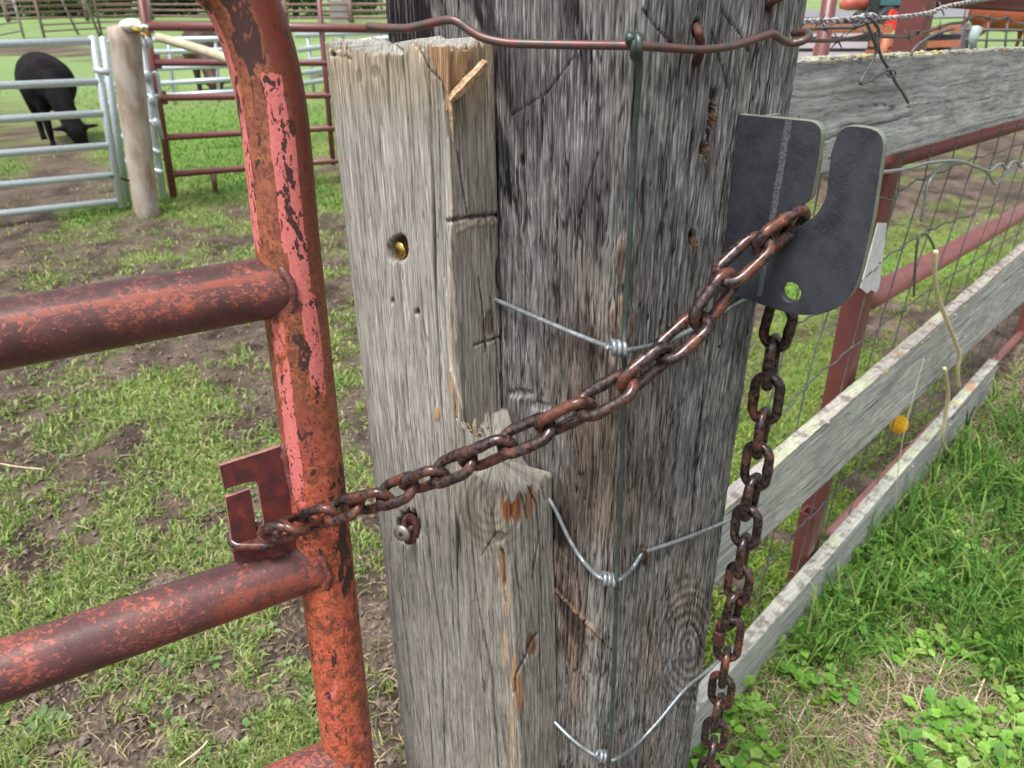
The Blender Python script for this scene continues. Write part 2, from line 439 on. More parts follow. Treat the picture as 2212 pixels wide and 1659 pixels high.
F = np.stack([idx[:-1, :-1], idx[1:, :-1], idx[1:, 1:], idx[:-1, 1:]], -1).reshape(-1, 4)
kg = M('soil_and_turf', .95, spec=.15); Pg = kg.coord()
fn = kg.noise(Pg, 90, 6, .7); fg = kg.noise(Pg, 22, 5, .65)
gg = kg.rng(kg.math('ADD', kg.math('MULTIPLY', fn, .6), kg.math('MULTIPLY', fg, .4)), .32, .68, .55, 1.45)
kg.bump(kg.math('ADD', fn, fg), .7, .02)
GROUND = kg.out(kg.mix(1.0, kg.attr(), kg.n('CombineColor', {0: gg, 1: gg, 2: gg}).outputs[0], 'MULTIPLY'))
tag(mesh_np('ground', np.stack([X, Y, Z], -1).reshape(-1, 3), F, GROUND, col=gc.reshape(-1, 3)), kind='structure')

# far grey road across the top right
a, b = G(1800, 46), G(1800, 23)
rd = Geo().add([(4.5, a.y, .05), (80, a.y + 6, .05), (80, b.y + 6, .05), (4.5, b.y, .05)], [[0, 1, 2, 3]])
tag(rd.build('road', simple('asphalt', (.22, .22, .23), .9, 0, .15, 1), smooth=False), kind='structure')

# ================================================================== WOOD SHEETS
def wood_field(s, z, seed, amp=.0016, crack=.0024, fs=330, fz=8, cs=55, cz=1.5, und=.003):
    ws = s + .010 * (fbm(s * 5, z * 3, seed + 1, 2) - .5) + .0022 * (fbm(s * 40, z * 16, seed + 2, 2) - .5)
    g = fbm(ws * fs, z * fz, seed + 3, 3); g2 = fbm(ws * fs * .35, z * fz * .5, seed + 4, 2)
    t = np.clip(.5 + 1.45 * (g - .5) + .25 * (g2 - .5), 0, 1)
    rn = fbm(ws * cs, z * cz, seed + 5, 2); rdg = 1 - np.abs(2 * rn - 1)
    cr = sst(.955, .995, rdg) * sst(.42, .6, fbm(s * 18, z * 4, seed + 6, 2))
    disp = -amp * (1 - t) - crack * cr + und * (fbm(s * 14, z * 5, seed + 7, 3) - .5)
    return t, cr, disp, ws
def pxfeat(base, feats, u, v, col, disp, seed=0, s=None, z=None):
    for (a, b, ru, rv, dep, c, al) in feats:
        q = ((u - a) / ru) ** 2 + ((v - b) / rv) ** 2
        if s is not None: q = q * (1 + 1.1 * (fbm(s * 260, z * 60, seed + 41, 3) - .5))
        w_ = sst(1.25, .55, q)
        disp += -dep * w_
        col[:] = lerp(col, np.array(c), (w_ * al)[..., None])
def pxline(pts, wid, dep, c, al, u, v, col, disp):
    for (a, b), (a2, b2) in zip(pts[:-1], pts[1:]):
        dx, dy = a2 - a, b2 - b; L = dx * dx + dy * dy + 1e-9
        t = np.clip(((u - a) * dx + (v - b) * dy) / L, 0, 1)
        q = np.hypot(u - a - t * dx, v - b - t * dy) / wid
        w_ = sst(1.0, .35, q); disp += -dep * w_
        col[:] = lerp(col, np.array(c), (w_ * al)[..., None])
def grid_faces(ns, nz, wrap):
    idx = np.arange(ns * nz).reshape(ns, nz)
    A = idx if wrap else idx[:-1]; B = np.roll(idx, -1, 0) if wrap else idx[1:]
    return np.stack([A[:, :-1], B[:, :-1], B[:, 1:], A[:, 1:]], -1).reshape(-1, 4)
def round_poly(pts, rad, ds_list):
    """closed polygon -> dense points, normals, arc length; ds_list = spacing of the edge that starts at corner i"""
    n = len(pts); out = []
    pts = [np.array(p, float) for p in pts]
    for i in range(n):
        p0, p1, p2 = pts[i - 1], pts[i], pts[(i + 1) % n]
        r = rad[i]; a = (p0 - p1) / np.linalg.norm(p0 - p1); b = (p2 - p1) / np.linalg.norm(p2 - p1)
        half = math.acos(np.clip(a @ b, -1, 1)) / 2; tl = r / math.tan(half)
        k = max(4, int(r * 1.6 / .001)) if r < .05 else 40
        for j in range(k + 1):                       # quadratic bezier corner
            t = j / k; out.append((1 - t) ** 2 * (p1 + a * tl) + 2 * t * (1 - t) * p1 + t * t * (p1 + b * tl))
        q0 = p1 + b * tl
        p3 = pts[(i + 2) % n]; r2 = rad[(i + 1) % n]
        a2 = (p1 - p2) / np.linalg.norm(p1 - p2); b2 = (p3 - p2) / np.linalg.norm(p3 - p2)
        q1 = p2 + a2 * r2 / math.tan(math.acos(np.clip(a2 @ b2, -1, 1)) / 2)
        m = max(2, int(np.linalg.norm(q1 - q0) / ds_list[i]))
        for j in range(1, m): out.append(q0 + (q1 - q0) * j / m)
    P = np.array(out); T = np.roll(P, -1, 0) - np.roll(P, 1, 0); T /= np.linalg.norm(T, axis=1)[:, None]
    N = np.stack([T[:, 1], -T[:, 0]], 1)
    s = np.concatenate([[0], np.cumsum(np.linalg.norm(np.diff(P, axis=0), axis=1))])
    return P, N, s
def cap_top(V, F4, ns, nz, ztop, dome=.002):
    """fan cap made of degenerate-free quads: inner shrunken rings"""
    ring = V.reshape(ns, nz, 3)[:, -1]; c = ring.mean(0); rows = [np.arange(ns) * nz + nz - 1]; newV = []; b = len(V)
    for k, f in enumerate((.96, .85, .6, .3, .05)):
        newV.append(c + (ring - c) * f + np.array([0, 0, dome * (1 - f)])); rows.append(b + k * ns + np.arange(ns))
    V = np.concatenate([V] + newV)
    for r0, r1 in zip(rows[:-1], rows[1:]):
        F4 = np.concatenate([F4, np.stack([r0, np.roll(r0, -1), np.roll(r1, -1), r1], -1)])
    return V, F4, len(newV) * ns

# ---- the big timber post: rectangular section, one arris toward the camera
R0 = np.array([.085, .550]); d1 = np.array([.775, .632]); d2 = np.array([-.707, .707])
corners = [R0 + .28 * d2, R0, R0 + .193 * d1, R0 + .28 * d2 + .193 * d1]
Pp, Np, Sp = round_poly(corners, [.018, .022, .028, .02], [.0008, .0008, .02, .02])
zz = np.concatenate([np.linspace(0, .68, 40)[:-1], np.arange(.68, 1.56, .0018), np.linspace(1.56, 1.72, 20)])
S_, Z_ = np.meshgrid(Sp, zz, indexing='ij')
BX = np.repeat(Pp[:, None, :], len(zz), 1); NX = np.repeat(Np[:, None, :], len(zz), 1)
flare = .003 * sst(1.1, .75, Z_)
P3 = np.stack([BX[..., 0] + NX[..., 0] * flare, BX[..., 1] + NX[..., 1] * flare, Z_], -1)
Lr = (BX[..., 0] - R0[0]) * d1[0] + (BX[..., 1] - R0[1]) * d1[1]
shf = np.clip(Lr / .193, 0, 1) * np.interp(Z_, [0, .8, 1.25, 1.5, 1.72], [0, .001, .013, .024, .028])     # the timber widens upward on its right face
P3[..., 0] += d1[0] * shf; P3[..., 1] += d1[1] * shf
u, v, d_ = project(P3)
t, cr, disp, ws = wood_field(S_, Z_, 100, amp=.0022, crack=.0035, fs=1150, fz=38, cs=85, cz=1.6, und=.0022)
left = sst(.275, .262, S_)                                  # left of the arris
pat = fbm(S_ * 16, Z_ * 7, 140, 3)
# dark weathered streak patches, in slanting bands on the left face
band = fbm((S_ * 1.0 + Z_ * .55) * 30, (Z_ - S_ * .4) * 9, 150, 3)
dk = sst(.42, .52, band) * sst(.32, .46, fbm(S_ * 9, Z_ * 5, 151, 2))
hair = sst(.50, .62, fbm(ws * 520, Z_ * 13, 160, 2))
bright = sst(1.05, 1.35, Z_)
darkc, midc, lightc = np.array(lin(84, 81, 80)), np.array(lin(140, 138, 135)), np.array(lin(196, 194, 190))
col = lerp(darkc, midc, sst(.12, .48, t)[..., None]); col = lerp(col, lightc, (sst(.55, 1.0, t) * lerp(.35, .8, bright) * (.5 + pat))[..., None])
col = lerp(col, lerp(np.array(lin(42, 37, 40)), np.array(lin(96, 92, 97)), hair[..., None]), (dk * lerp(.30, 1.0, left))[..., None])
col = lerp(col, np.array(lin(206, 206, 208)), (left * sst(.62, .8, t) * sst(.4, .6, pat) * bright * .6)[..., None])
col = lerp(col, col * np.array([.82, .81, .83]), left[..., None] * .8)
brownm = sst(.50, .66, fbm(S_ * 12, Z_ * 2.5, 170, 3)) * sst(1.42, 1.10, Z_) * np.exp(-((S_ - .262) / .075) ** 2)
brownm = np.maximum(brownm, .55 * sst(.48, .7, fbm(S_ * 20, Z_ * 4, 171, 3)) * sst(1.1, .9, Z_))
col = lerp(col, col * np.array([1.12, .86, .68]), brownm[..., None])
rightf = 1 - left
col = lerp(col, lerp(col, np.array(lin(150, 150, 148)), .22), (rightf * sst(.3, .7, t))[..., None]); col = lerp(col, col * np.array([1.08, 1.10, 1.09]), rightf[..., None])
col = lerp(col, np.array(lin(26, 21, 22)), (cr * .92)[..., None])
K = lin(20, 15, 14)
feats = [(1541, 236, 7, 15, .006, K, 1), (1539, 262, 9, 9, .003, lin(128, 84, 58), .8), (1533, 288, 4, 22, .005, K, .95),
         (1524, 322, 9, 12, .006, lin(104, 62, 42), 1), (1499, 510, 9, 12, .006, K, 1), (1499, 524, 10, 8, .003, lin(150, 108, 78), .8),
         (1507, 62, 9, 22, .005, K, 1), (1556, 750, 3, 3, .003, K, 1), (1125, 350, 6, 14, .003, K, .8), (1430, 700, 4, 10, .003, lin(196, 150, 50), .0),
         (1545, 205, 9, 16, .0022, K, .7), (1350, 560, 22, 60, -.0025, lin(150, 124, 106), .35), (1345, 690, 26, 50, -.003, lin(150, 118, 92), .4),
         (1352, 640, 5, 12, 0, lin(190, 150, 60), .35), (1120, 852, 26, 10, .003, lin(180, 178, 176), .55), (1165, 880, 22, 12, .002, lin(170, 168, 166), .5)]
pxfeat(None, feats, u, v, col, disp, 9, S_, Z_)
for pts, wd, dp in [([(1390, 20), (1420, 60), (1470, 110)], 3, .0015), ([(1560, 20), (1600, 70), (1620, 110)], 3, .0012), ([(1540, 60), (1560, 130), (1575, 190)], 3, .0012),
                    ([(1100, 250), (1180, 200), (1240, 120)], 3, .001), ([(1290, 330), (1250, 470), (1240, 560)], 3, .0015), ([(1190, 620), (1200, 700), (1210, 820)], 3, .0025),
                    ([(1470, 900), (1450, 1100), (1440, 1300)], 2.5, .0025), ([(1420, 1300), (1400, 1450), (1390, 1659)], 2.5, .003), ([(1240, 1150), (1250, 1300), (1245, 1450)], 3, .003),
                    ([(1195, 1270), (1260, 1340), (1320, 1400)], 4, -.002), ([(1500, 1350), (1530, 1420), (1500, 1500), (1520, 1560)], 3, .002),
                    ([(1375, 130), (1366, 400), (1350, 750), (1338, 1250)], 3.2, .0025)]:
    pxline(pts, wd, dp, K if dp > 0 else lin(150, 120, 96), .75, u, v, col, disp)
# curled figure low on the right face
rr_ = np.hypot((u - 1490) / 60, (v - 1400) / 110); rings = np.sin(rr_ * 34 + 3 * fbm(S_ * 30, Z_ * 20, 180, 2)); wr = sst(1.6, .9, rr_)
col = lerp(col, col * (1 + .28 * rings[..., None]), wr[..., None]); disp += .0006 * rings * wr
P3[..., 0] += NX[..., 0] * disp; P3[..., 1] += NX[..., 1] * disp
V = P3.reshape(-1, 3); ns, nz = len(Sp), len(zz); Fq = grid_faces(ns, nz, True)
cc = col.reshape(-1, 3); uvw = np.stack([S_, Z_], -1).reshape(-1, 2)
V, Fq, extra = cap_top(V, Fq, ns, nz, 1.72)
cc = np.concatenate([cc, np.tile(np.array([.2, .19, .19]), (extra, 1))]); uvw = np.concatenate([uvw, V[-extra:, :2]])
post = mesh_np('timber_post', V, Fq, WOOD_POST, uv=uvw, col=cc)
tag(post, 'massive weathered grey timber gate post with one arris facing the camera', 'post')

# frayed fibres in the bore holes: parts of the post
def on_right_face(u_, v_, off=0):
    n = Vector((d1[1], -d1[0], 0)); p = Vector((R0[0], R0[1], 1)) + n * off
    return PL(u_, v_, p, n), n
for (a, b, k_) in ((1540, 258, 16), (1525, 326, 22), (1499, 526, 22), (1543, 240, 10)):
    g = Geo(); c, n = on_right_face(a, b)
    for i in range(k_ * 3):
        p = c + Vector((random.gauss(0, .0018), random.gauss(0, .0018), random.gauss(0, .0032))) - n * .002
        q = p + n * random.uniform(.001, .0035) + Vector((random.gauss(0, .0015), 0, random.gauss(-.0006, .002)))
        g.sweep([p, q], [.00035, .00015], 4)
    g.build('frayed_hole', FRAY, post)

# ---- the board nailed on the left face: 54 mm thick, split
dn = np.array([-.707, -.707])                       # outward normal of the post's left face (toward the camera, left)
Lf = lambda L, h: R0 + d2 * L + dn * h               # point on the left-face frame
def wood_prism(name, cs, rad, ds, z0, z1, dz, seed, palette, parent=None, mat=WOOD_BOARD, shape=None, feats=(), lines=(), topf=None, tone=None, wf=None, capped=True):
    Pb, Nb, Sb = round_poly(cs, rad, ds)
    zb = np.arange(z0, z1, dz); zb = np.append(zb[:-1], z1)
    Sg, Zg = np.meshgrid(Sb, zb, indexing='ij')
    Q = np.repeat(Pb[:, None, :], len(zb), 1); Nn = np.repeat(Nb[:, None, :], len(zb), 1)
    Zt = Zg
    if topf is not None:
        lim = topf(Q[..., 0], Q[..., 1], Sg)         # local top height; squeeze the last stretch
        f = (Zg - z0) / (z1 - z0); Zt = np.where(Zg > z1 - .05, Zg + (lim - z1) * np.clip((Zg - (z1 - .05)) / .05, 0, 1), Zg)
    P3 = np.stack([Q[..., 0], Q[..., 1], Zt], -1)
    if shape is not None: P3 = shape(P3, Nn, Sg)
    u, v, _ = project(P3)
    t, cr, disp, ws = wood_field(Sg, Zt, seed, **(wf or dict(amp=.0003, crack=.0022, fs=1150, fz=26, cs=40, cz=.9, und=.0010)))
    dk, md, lt = (np.array(lin(*c)) for c in palette)
    col = lerp(dk, md, sst(.0, .45, t)[..., None]); col = lerp(col, lt, sst(.45, 1.0, t)[..., None])
    if tone is not None: col = tone(col, u, v, Sg, Zt)
    col = lerp(col, np.array(lin(30, 25, 24)), (cr * .9)[..., None])
    pxfeat(None, feats, u, v, col, disp, seed, Sg, Zt)
    for pts, wd, dp, c in lines: pxline(pts, wd, dp, c, .85, u, v, col, disp)
    P3[..., 0] += Nn[..., 0] * disp; P3[..., 1] += Nn[..., 1] * disp
    V = P3.reshape(-1, 3); ns, nz = len(Sb), len(zb); Fq = grid_faces(ns, nz, True)
    cc = col.reshape(-1, 3); uvw = np.stack([Sg, Zt], -1).reshape(-1, 2)
    V, Fq, ex = cap_top(V, Fq, ns, nz, z1, .003)
    cc = np.concatenate([cc, np.tile(np.array(lin(*palette[1])), (ex, 1))]); uvw = np.concatenate([uvw, V[-ex:, :2]])
    return mesh_np(name, V, Fq, mat, parent, uv=uvw, col=cc)

bt = thing('nailed_board', (-.10, .64, .0), 'pale grey split board fixed upright to the left side of the timber post', 'board')
Kd = lin(36, 30, 28)
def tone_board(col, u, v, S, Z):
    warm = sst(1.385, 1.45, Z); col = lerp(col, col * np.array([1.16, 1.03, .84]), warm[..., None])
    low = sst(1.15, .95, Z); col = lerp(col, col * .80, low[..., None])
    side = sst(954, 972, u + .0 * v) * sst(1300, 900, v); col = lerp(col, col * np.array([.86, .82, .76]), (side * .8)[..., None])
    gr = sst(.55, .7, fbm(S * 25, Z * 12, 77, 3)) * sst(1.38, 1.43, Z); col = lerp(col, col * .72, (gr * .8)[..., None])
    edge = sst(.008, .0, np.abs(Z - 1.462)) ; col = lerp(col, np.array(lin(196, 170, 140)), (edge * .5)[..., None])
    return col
OR, BR = lin(206, 150, 92), lin(166, 128, 92)
ztop = 1.462
bfeats = [(848, 650, 4, 8, .004, Kd, 1), (901, 674, 6, 8, .005, Kd, 1), (860, 538, 21, 29, .006, lin(62, 38, 26), 1),
          (882, 1140, 26, 36, .007, lin(50, 32, 28), 1), (810, 155, 10, 14, .0005, lin(96, 92, 70), .5), (775, 165, 7, 16, .0005, lin(96, 92, 70), .5),
          (945, 892, 7, 16, -.0015, lin(196, 150, 104), .8), (985, 880, 4, 26, .001, lin(190, 128, 72), .7), (1010, 140, 40, 110, 0, lin(156, 130, 100), .25),
          (720, 118, 6, 5, .002, Kd, .9), (975, 830, 4, 24, 0, lin(206, 150, 96), .6), (1003, 520, 8, 60, 0, lin(176, 160, 140), .4), (1060, 700, 12, 30, .0015, lin(96, 74, 60), .6),
          (835, 1190, 8, 50, .0, lin(80, 72, 66), .3), (1080, 590, 8, 40, .004, lin(92, 78, 66), .5), (1098, 650, 10, 60, .004, lin(96, 80, 68), .5)]
blines = [([(985, 905), (996, 960), (1001, 1050)], 3.5, .003, Kd), ([(965, 478), (1010, 470), (1080, 463)], 5, .003, lin(80, 62, 50)), ([(988, 500), (1020, 486), (1080, 480)], 3, -.001, lin(176, 156, 132)),
          ([(947, 240), (950, 430), (960, 600)], 1.8, .002, Kd), ([(990, 330), (1005, 430), (1010, 460)], 2.5, .002, Kd), ([(1035, 600), (1045, 680), (1050, 760)], 2.5, .002, Kd),
          ([(905, 105), (925, 150), (955, 175), (960, 220)], 2, .002, Kd), ([(713, 118), (750, 122), (760, 130)], 1.5, .0015, Kd),
          ([(968, 300), (975, 450), (968, 640), (975, 800), (1000, 880)], 5, -.0008, lin(206, 194, 178)),
          ([(905, 1000), (915, 1100), (935, 1250), (955, 1400), (960, 1659)], 2.2, .0025, Kd), ([(870, 1180), (872, 1250)], 1.5, .001, Kd),
          ([(1025, 745), (1070, 732), (1100, 722)], 3.5, .002, lin(96, 76, 64)), ([(1060, 640), (1075, 760), (1090, 900)], 2, .0025, Kd), ([(925, 1500), (935, 1659)], 1.8, .001, Kd)]
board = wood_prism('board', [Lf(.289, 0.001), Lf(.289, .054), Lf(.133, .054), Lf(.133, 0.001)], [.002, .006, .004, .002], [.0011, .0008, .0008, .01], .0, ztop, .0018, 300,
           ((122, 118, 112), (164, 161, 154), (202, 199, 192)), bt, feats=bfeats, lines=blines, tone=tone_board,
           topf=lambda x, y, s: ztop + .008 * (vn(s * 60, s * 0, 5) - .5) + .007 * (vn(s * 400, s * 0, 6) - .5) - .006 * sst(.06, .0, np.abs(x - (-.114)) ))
# fresh torn notch at the top arris, drawn as real recessed slivers
nf = Vector((-.707, -.707, 0)); nsd = Vector((.707, -.707, 0)); KP = Vector((*Lf(.133, .054), 1))
def frontp(u_, v_, off=0): return PL(u_, v_, KP + nf * off, nf)
def sidep(u_, v_, off=0): return PL(u_, v_, KP + nsd * off, nsd)
def slab(pts, n, th, g):
    m = len(pts); g.add([p for p in pts] + [p - n * th for p in pts], [list(range(m)), list(range(2 * m - 1, m - 1, -1))] + [[i, i + m, (i + 1) % m + m, (i + 1) % m] for i in range(m)])
g = Geo()
for i in range(13):                                  # torn yellow fibres on the side face at the arris
    u0 = 966 + i * 4.3; slab([sidep(u0, 108 + random.uniform(-5, 6), .0012), sidep(u0 + 4.8, 108, .0012 + random.uniform(0, .0012)), sidep(u0 + 4.2 + random.uniform(-1, 1), 130 + (12 - i) * 8.5, .0008), sidep(u0 + .4, 126 + (12 - i) * 9 + random.uniform(-8, 8), .0006)], nsd, .002, g)
for i in range(9):
    u0 = 926 + i * 4.5; slab([frontp(u0, 102 + random.uniform(-3, 4), .0006), frontp(u0 + 5, 102, .0010), frontp(u0 + 5, 126 + i * 9.5, .0010), frontp(u0 + .5, 118 + i * 9 + random.uniform(-3, 3), .0006)], nf, .002, g)
g.build('torn_wood', FRESH, bt, smooth=False, label='fresh yellow torn patch at the top corner')
# the standing splinter
a, b = sidep(972, 216, .004), sidep(1050, 134, .018)
g = Geo(); pth = [a + (b - a) * (i / 9) + Vector((random.uniform(-1, 1), random.uniform(-1, 1), random.uniform(-1, 1))) * .0005 for i in range(10)]
g.sweep(pth, [.0034, .0058, .0066, .0064, .0067, .0064, .0062, .0060, .0062, .0052], 5, flat=.6)
g.sweep([a + Vector((0, 0, .004)), a + Vector((.0006, 0, -.018)), a + Vector((.001, 0, -.03))], [.0022, .0016, .0004], 5)
g.build('splinter', SPLINT, bt, smooth=False, label='small torn splinter sticking out of the board top')

# the lower strip with the knot, wider than the broken upper part
def tone_strip(col, u, v, S, Z):
    col = lerp(col, col * .86, sst(1.08, .9, Z)[..., None])
    col = lerp(col, np.array(lin(196, 186, 166)), (sst(1030, 975, v) * .55 * sst(1000, 1040, u))[..., None])
    kq = np.hypot((u - 1060) / 62, (v - 1085) / 78); ring = np.sin(kq * 26 + 3.5 * fbm(S * 60, Z * 40, 61, 3)); wk = sst(1.9, .8, kq)
    col = lerp(col, col * (1 + .20 * ring[..., None]) * np.array([.97, .98, .9]), wk[..., None])
    return col
sfeats = [(1100, 1082, 20, 46, .001, lin(160, 96, 56), .85), (1118, 1098, 12, 34, .0015, lin(138, 78, 42), .8), (1146, 1085, 12, 40, .001, lin(158, 110, 76), .7), (1088, 1046, 22, 9, 0, lin(196, 168, 132), .7), (1082, 1050, 26, 10, .0, lin(206, 170, 128), .7),
          (1108, 1060, 8, 22, .002, lin(90, 54, 34), .7), (1035, 920, 14, 22, 0, lin(212, 178, 138), .8), (1070, 930, 22, 14, 0, lin(196, 176, 146), .8),
          (1078, 1160, 14, 12, .002, lin(96, 86, 76), .6), (1085, 1230, 9, 45, .0025, lin(150, 112, 84), .75), (1095, 1290, 6, 40, 0, lin(196, 158, 122), .6),
          (1150, 1395, 12, 26, .002, lin(120, 80, 50), .8), (1112, 1470, 9, 60, 0, lin(190, 146, 100), .7), (1105, 1600, 8, 90, 0, lin(196, 170, 138), .5),
          (1090, 1400, 8, 50, 0, lin(200, 168, 140), .6), (1127, 1500, 6, 50, 0, lin(176, 112, 60), .6)]
slines = [([(1001, 930), (1004, 1050), (1016, 1150), (1030, 1300), (1060, 1450), (1075, 1659)], 3, .003, Kd), ([(1082, 1190), (1085, 1260), (1092, 1300)], 3, .004, Kd), ([(1160, 1370), (1130, 1430), (1110, 1470), (1108, 1500)], 3.5, .004, Kd), ([(1112, 1470), (1118, 1560)], 2.2, .003, Kd),
          ([(1060, 1100), (1070, 1150), (1040, 1200)], 2.2, .002, Kd), ([(1130, 1020), (1160, 1090), (1165, 1160), (1150, 1250)], 2.2, .0022, Kd), ([(1090, 1010), (1125, 1060), (1140, 1120)], 2.2, .0022, Kd),
          ([(1060, 1010), (1090, 1040)], 2, .002, Kd), ([(1135, 990), (1170, 1050), (1180, 1080)], 3, .002, lin(120, 96, 84)), ([(1165, 1300), (1168, 1500)], 1.8, .001, Kd)]
def top_strip(x, y, s):
    # jagged broken top, highest toward the front-left arris, falling to the right
    L = (x - R0[0]) * d2[0] + (y - R0[1]) * d2[1]
    return 1.098 + .050 * sst(.10, .135, L) + .016 * (vn(s * 300, s * 0, 8) - .5) + .020 * (vn(s * 90, s * 0, 9) - .5)
def strip_shape(P3, Nn, S):
    Zt = P3[..., 2]
    bulge = .005 * np.exp(-((Zt - 1.075) / .035) ** 2) - .010 * sst(.93, .80, Zt) * 0
    bulge = bulge * ((Nn[..., 0] * -.707 + Nn[..., 1] * -.707) > .8)
    P3[..., 0] += Nn[..., 0] * bulge * .7; P3[..., 1] += Nn[..., 1] * bulge * .7
    Ls = (P3[..., 0] - R0[0]) * d2[0] + (P3[..., 1] - R0[1]) * d2[1]
    wdn = sst(.125, .075, Ls) * .014 * np.clip((1.08 - Zt) / .33, 0, 1.6)
    P3[..., 0] -= d2[0] * wdn; P3[..., 1] -= d2[1] * wdn
    return P3
wood_prism('knotty_strip', [Lf(.150, .0015), Lf(.150, .050), Lf(.117, .0575), Lf(.070, .0585), Lf(.066, .0015)], [.002, .003, .006, .003, .002], [.002, .0009, .0009, .0009, .01], .0, 1.10, .0018, 520,
           ((108, 104, 96), (148, 144, 135), (186, 182, 172)), bt, feats=sfeats, lines=slines, tone=tone_strip, topf=top_strip, shape=strip_shape,
           wf=dict(amp=.0005, crack=.0028, fs=1150, fz=30, cs=80, cz=1.8, und=.0022))

g = Geo(); random.seed(31)
for i in range(26):
    f = i / 25; uu = 1006 + 180 * f; vv = 915 + (40 if f < .35 else 78) * f + random.uniform(-6, 10) + (18 if f > .4 else 0)
    b_ = sidep(uu, vv + 22, .004 + random.uniform(-.004, .006)); hgt = random.uniform(.006, .020) * (1 if f < .35 else .7)
    g.sweep([b_, b_ + Vector((random.uniform(-.001, .001), random.uniform(-.002, .001), hgt * .6)), b_ + Vector((random.uniform(-.002, .002), random.uniform(-.004, .002), hgt))], [.0030, .0024, .0008], 5, flat=.6)
g.build('broken_splinters', simple('broken_grey_wood', lin(176, 160, 138), .85, 0, .35, 300, .6, col2=lin(128, 112, 94), stretch=(1, 1, .15)), bt, smooth=False)
# brass screw in its hole
def basis(n):
    n = n.normalized(); X_ = Vector((0, 0, 1)).cross(n).normalized(); return X_, n.cross(X_), n
Xf, Yf, Zf = basis(nf)
g = Geo(); c = frontp(863, 541, -.0035); prof = [(0, .0026), (.003, .0025), (.0055, .0019), (.0078, .0006), (.0084, -.0006), (.0076, -.0035)]
ring = []; n_ = 28
V_ = []; F_ = []
for (r, h) in prof:
    for j in range(n_):
        a_ = 2 * math.pi * j / n_; rr = r * (1 + (.0 if r > .004 else 0)); V_.append(c + Xf * math.cos(a_) * rr + Yf * math.sin(a_) * rr + Zf * h)
for i in range(len(prof) - 1):
    for j in range(n_): F_.append([i * n_ + j, i * n_ + (j + 1) % n_, (i + 1) * n_ + (j + 1) % n_, (i + 1) * n_ + j])
g.add(V_, F_); scr = g.build('screw', BRASS, bt, label='shiny brass screw head sunk in the board')
g = Geo(); star = []
for j in range(12):
    a_ = math.pi * j / 6; r = .0030 if j % 2 == 0 else .0019; star.append(c + Xf * math.cos(a_) * r + Yf * math.sin(a_) * r + Zf * .0030)
slab(star, Zf, .0008, g); g.build('drive_socket', DARKHOLE, scr, smooth=False)

# bent rusty washer and zinc bolt
bo = frontp(885, 1142, .003)
g = Geo(); W = Vector((.55, -.80, .15)).normalized(); Xw, Yw, Zw = basis(W)
for rr_w, off, sy in ((.0175, 0, 1.25),):
    V_ = []; F_ = []; n_ = 30
    for (r, h) in ((.0050, 0), (.0050, .0016), (.0165, .0016), (.0172, .0008), (.0165, 0)):
        for j in range(n_):
            a_ = 2 * math.pi * j / n_; V_.append(bo + Xw * math.cos(a_) * r * .72 + Yw * math.sin(a_) * r * 1.1 + Zw * (h + .0035 * math.cos(a_) ** 2))
    for i in range(5):
        for j in range(n_): F_.append([i * n_ + j, i * n_ + (j + 1) % n_, ((i + 1) % 5) * n_ + (j + 1) % n_, ((i + 1) % 5) * n_ + j])
    g.add(V_, F_)
g.sweep([bo - nf * .02, bo + nf * .004], .0045, 14)
wsh = g.build('bolt_washer', RUSTM, bt, label='bent rusty washer pulled off its hole')
g = Geo(); hc = frontp(868, 1152, .014); Wn = Vector((-.35, -.9, .12)).normalized(); Xw, Yw, Zw = basis(Wn)
V_ = []; F_ = []; n_ = 26
for (r, h) in ((.0001, .0030), (.004, .0030), (.0086, .0020), (.0098, .0), (.0085, -.003), (.0035, -.004), (.0032, -.016)):
    for j in range(n_): a_ = 2 * math.pi * j / n_; V_.append(hc + Xw * math.cos(a_) * r + Yw * math.sin(a_) * r + Zw * h)
for i in range(6):
    for j in range(n_): F_.append([i * n_ + j, i * n_ + (j + 1) % n_, (i + 1) * n_ + (j + 1) % n_, (i + 1) * n_ + j])
g.add(V_, F_); zb_ = g.build('bolt', ZINC, bt, label='round grey bolt head standing proud of the board')
g = Geo(); star = []
for j in range(12):
    a_ = math.pi * j / 6; r = .0030 if j % 2 == 0 else .0018; star.append(hc + Xw * math.cos(a_) * r + Yw * math.sin(a_) * r + Zw * .0034)
slab(star, Zw, .0006, g); g.build('drive_socket', DARKHOLE, zb_, smooth=False)

# ================================================================== RED GATE
GA, GB = D(618, 500, .726), D(738, 1503, .927)
gdir = Vector((.862, .507, 0)).normalized(); gn = (GB - GA).cross(gdir).normalized()
if gn.y > 0: gn = -gn
def gp(u_, v_, off=0): return PL(u_, v_, GA + gn * off, gn)
gate = thing('red_pipe_gate', Vector((GB.x, GB.y, 0)), 'rusty red pipe gate with flaking pink paint left of the timber post', 'gate')
RT = .0302
up_px = [(300, -120), (380, -110), (455, -75), (505, -25), (534, 30), (559, 100), (577, 170), (590, 240), (600, 320), (609, 410)]
path = smooth_path([gp(a, b) for a, b in up_px] + [GA], 8)
dirn = (GB - GA)
for i in range(1, 100): path.append(GA + dirn * (i / 80))
low_end = GA + dirn * (1.0 + (GB.z - .16) / (GA.z - GB.z))
last = path[-1]
for i in range(1, 30): path.append(last + (low_end - last) * i / 29)
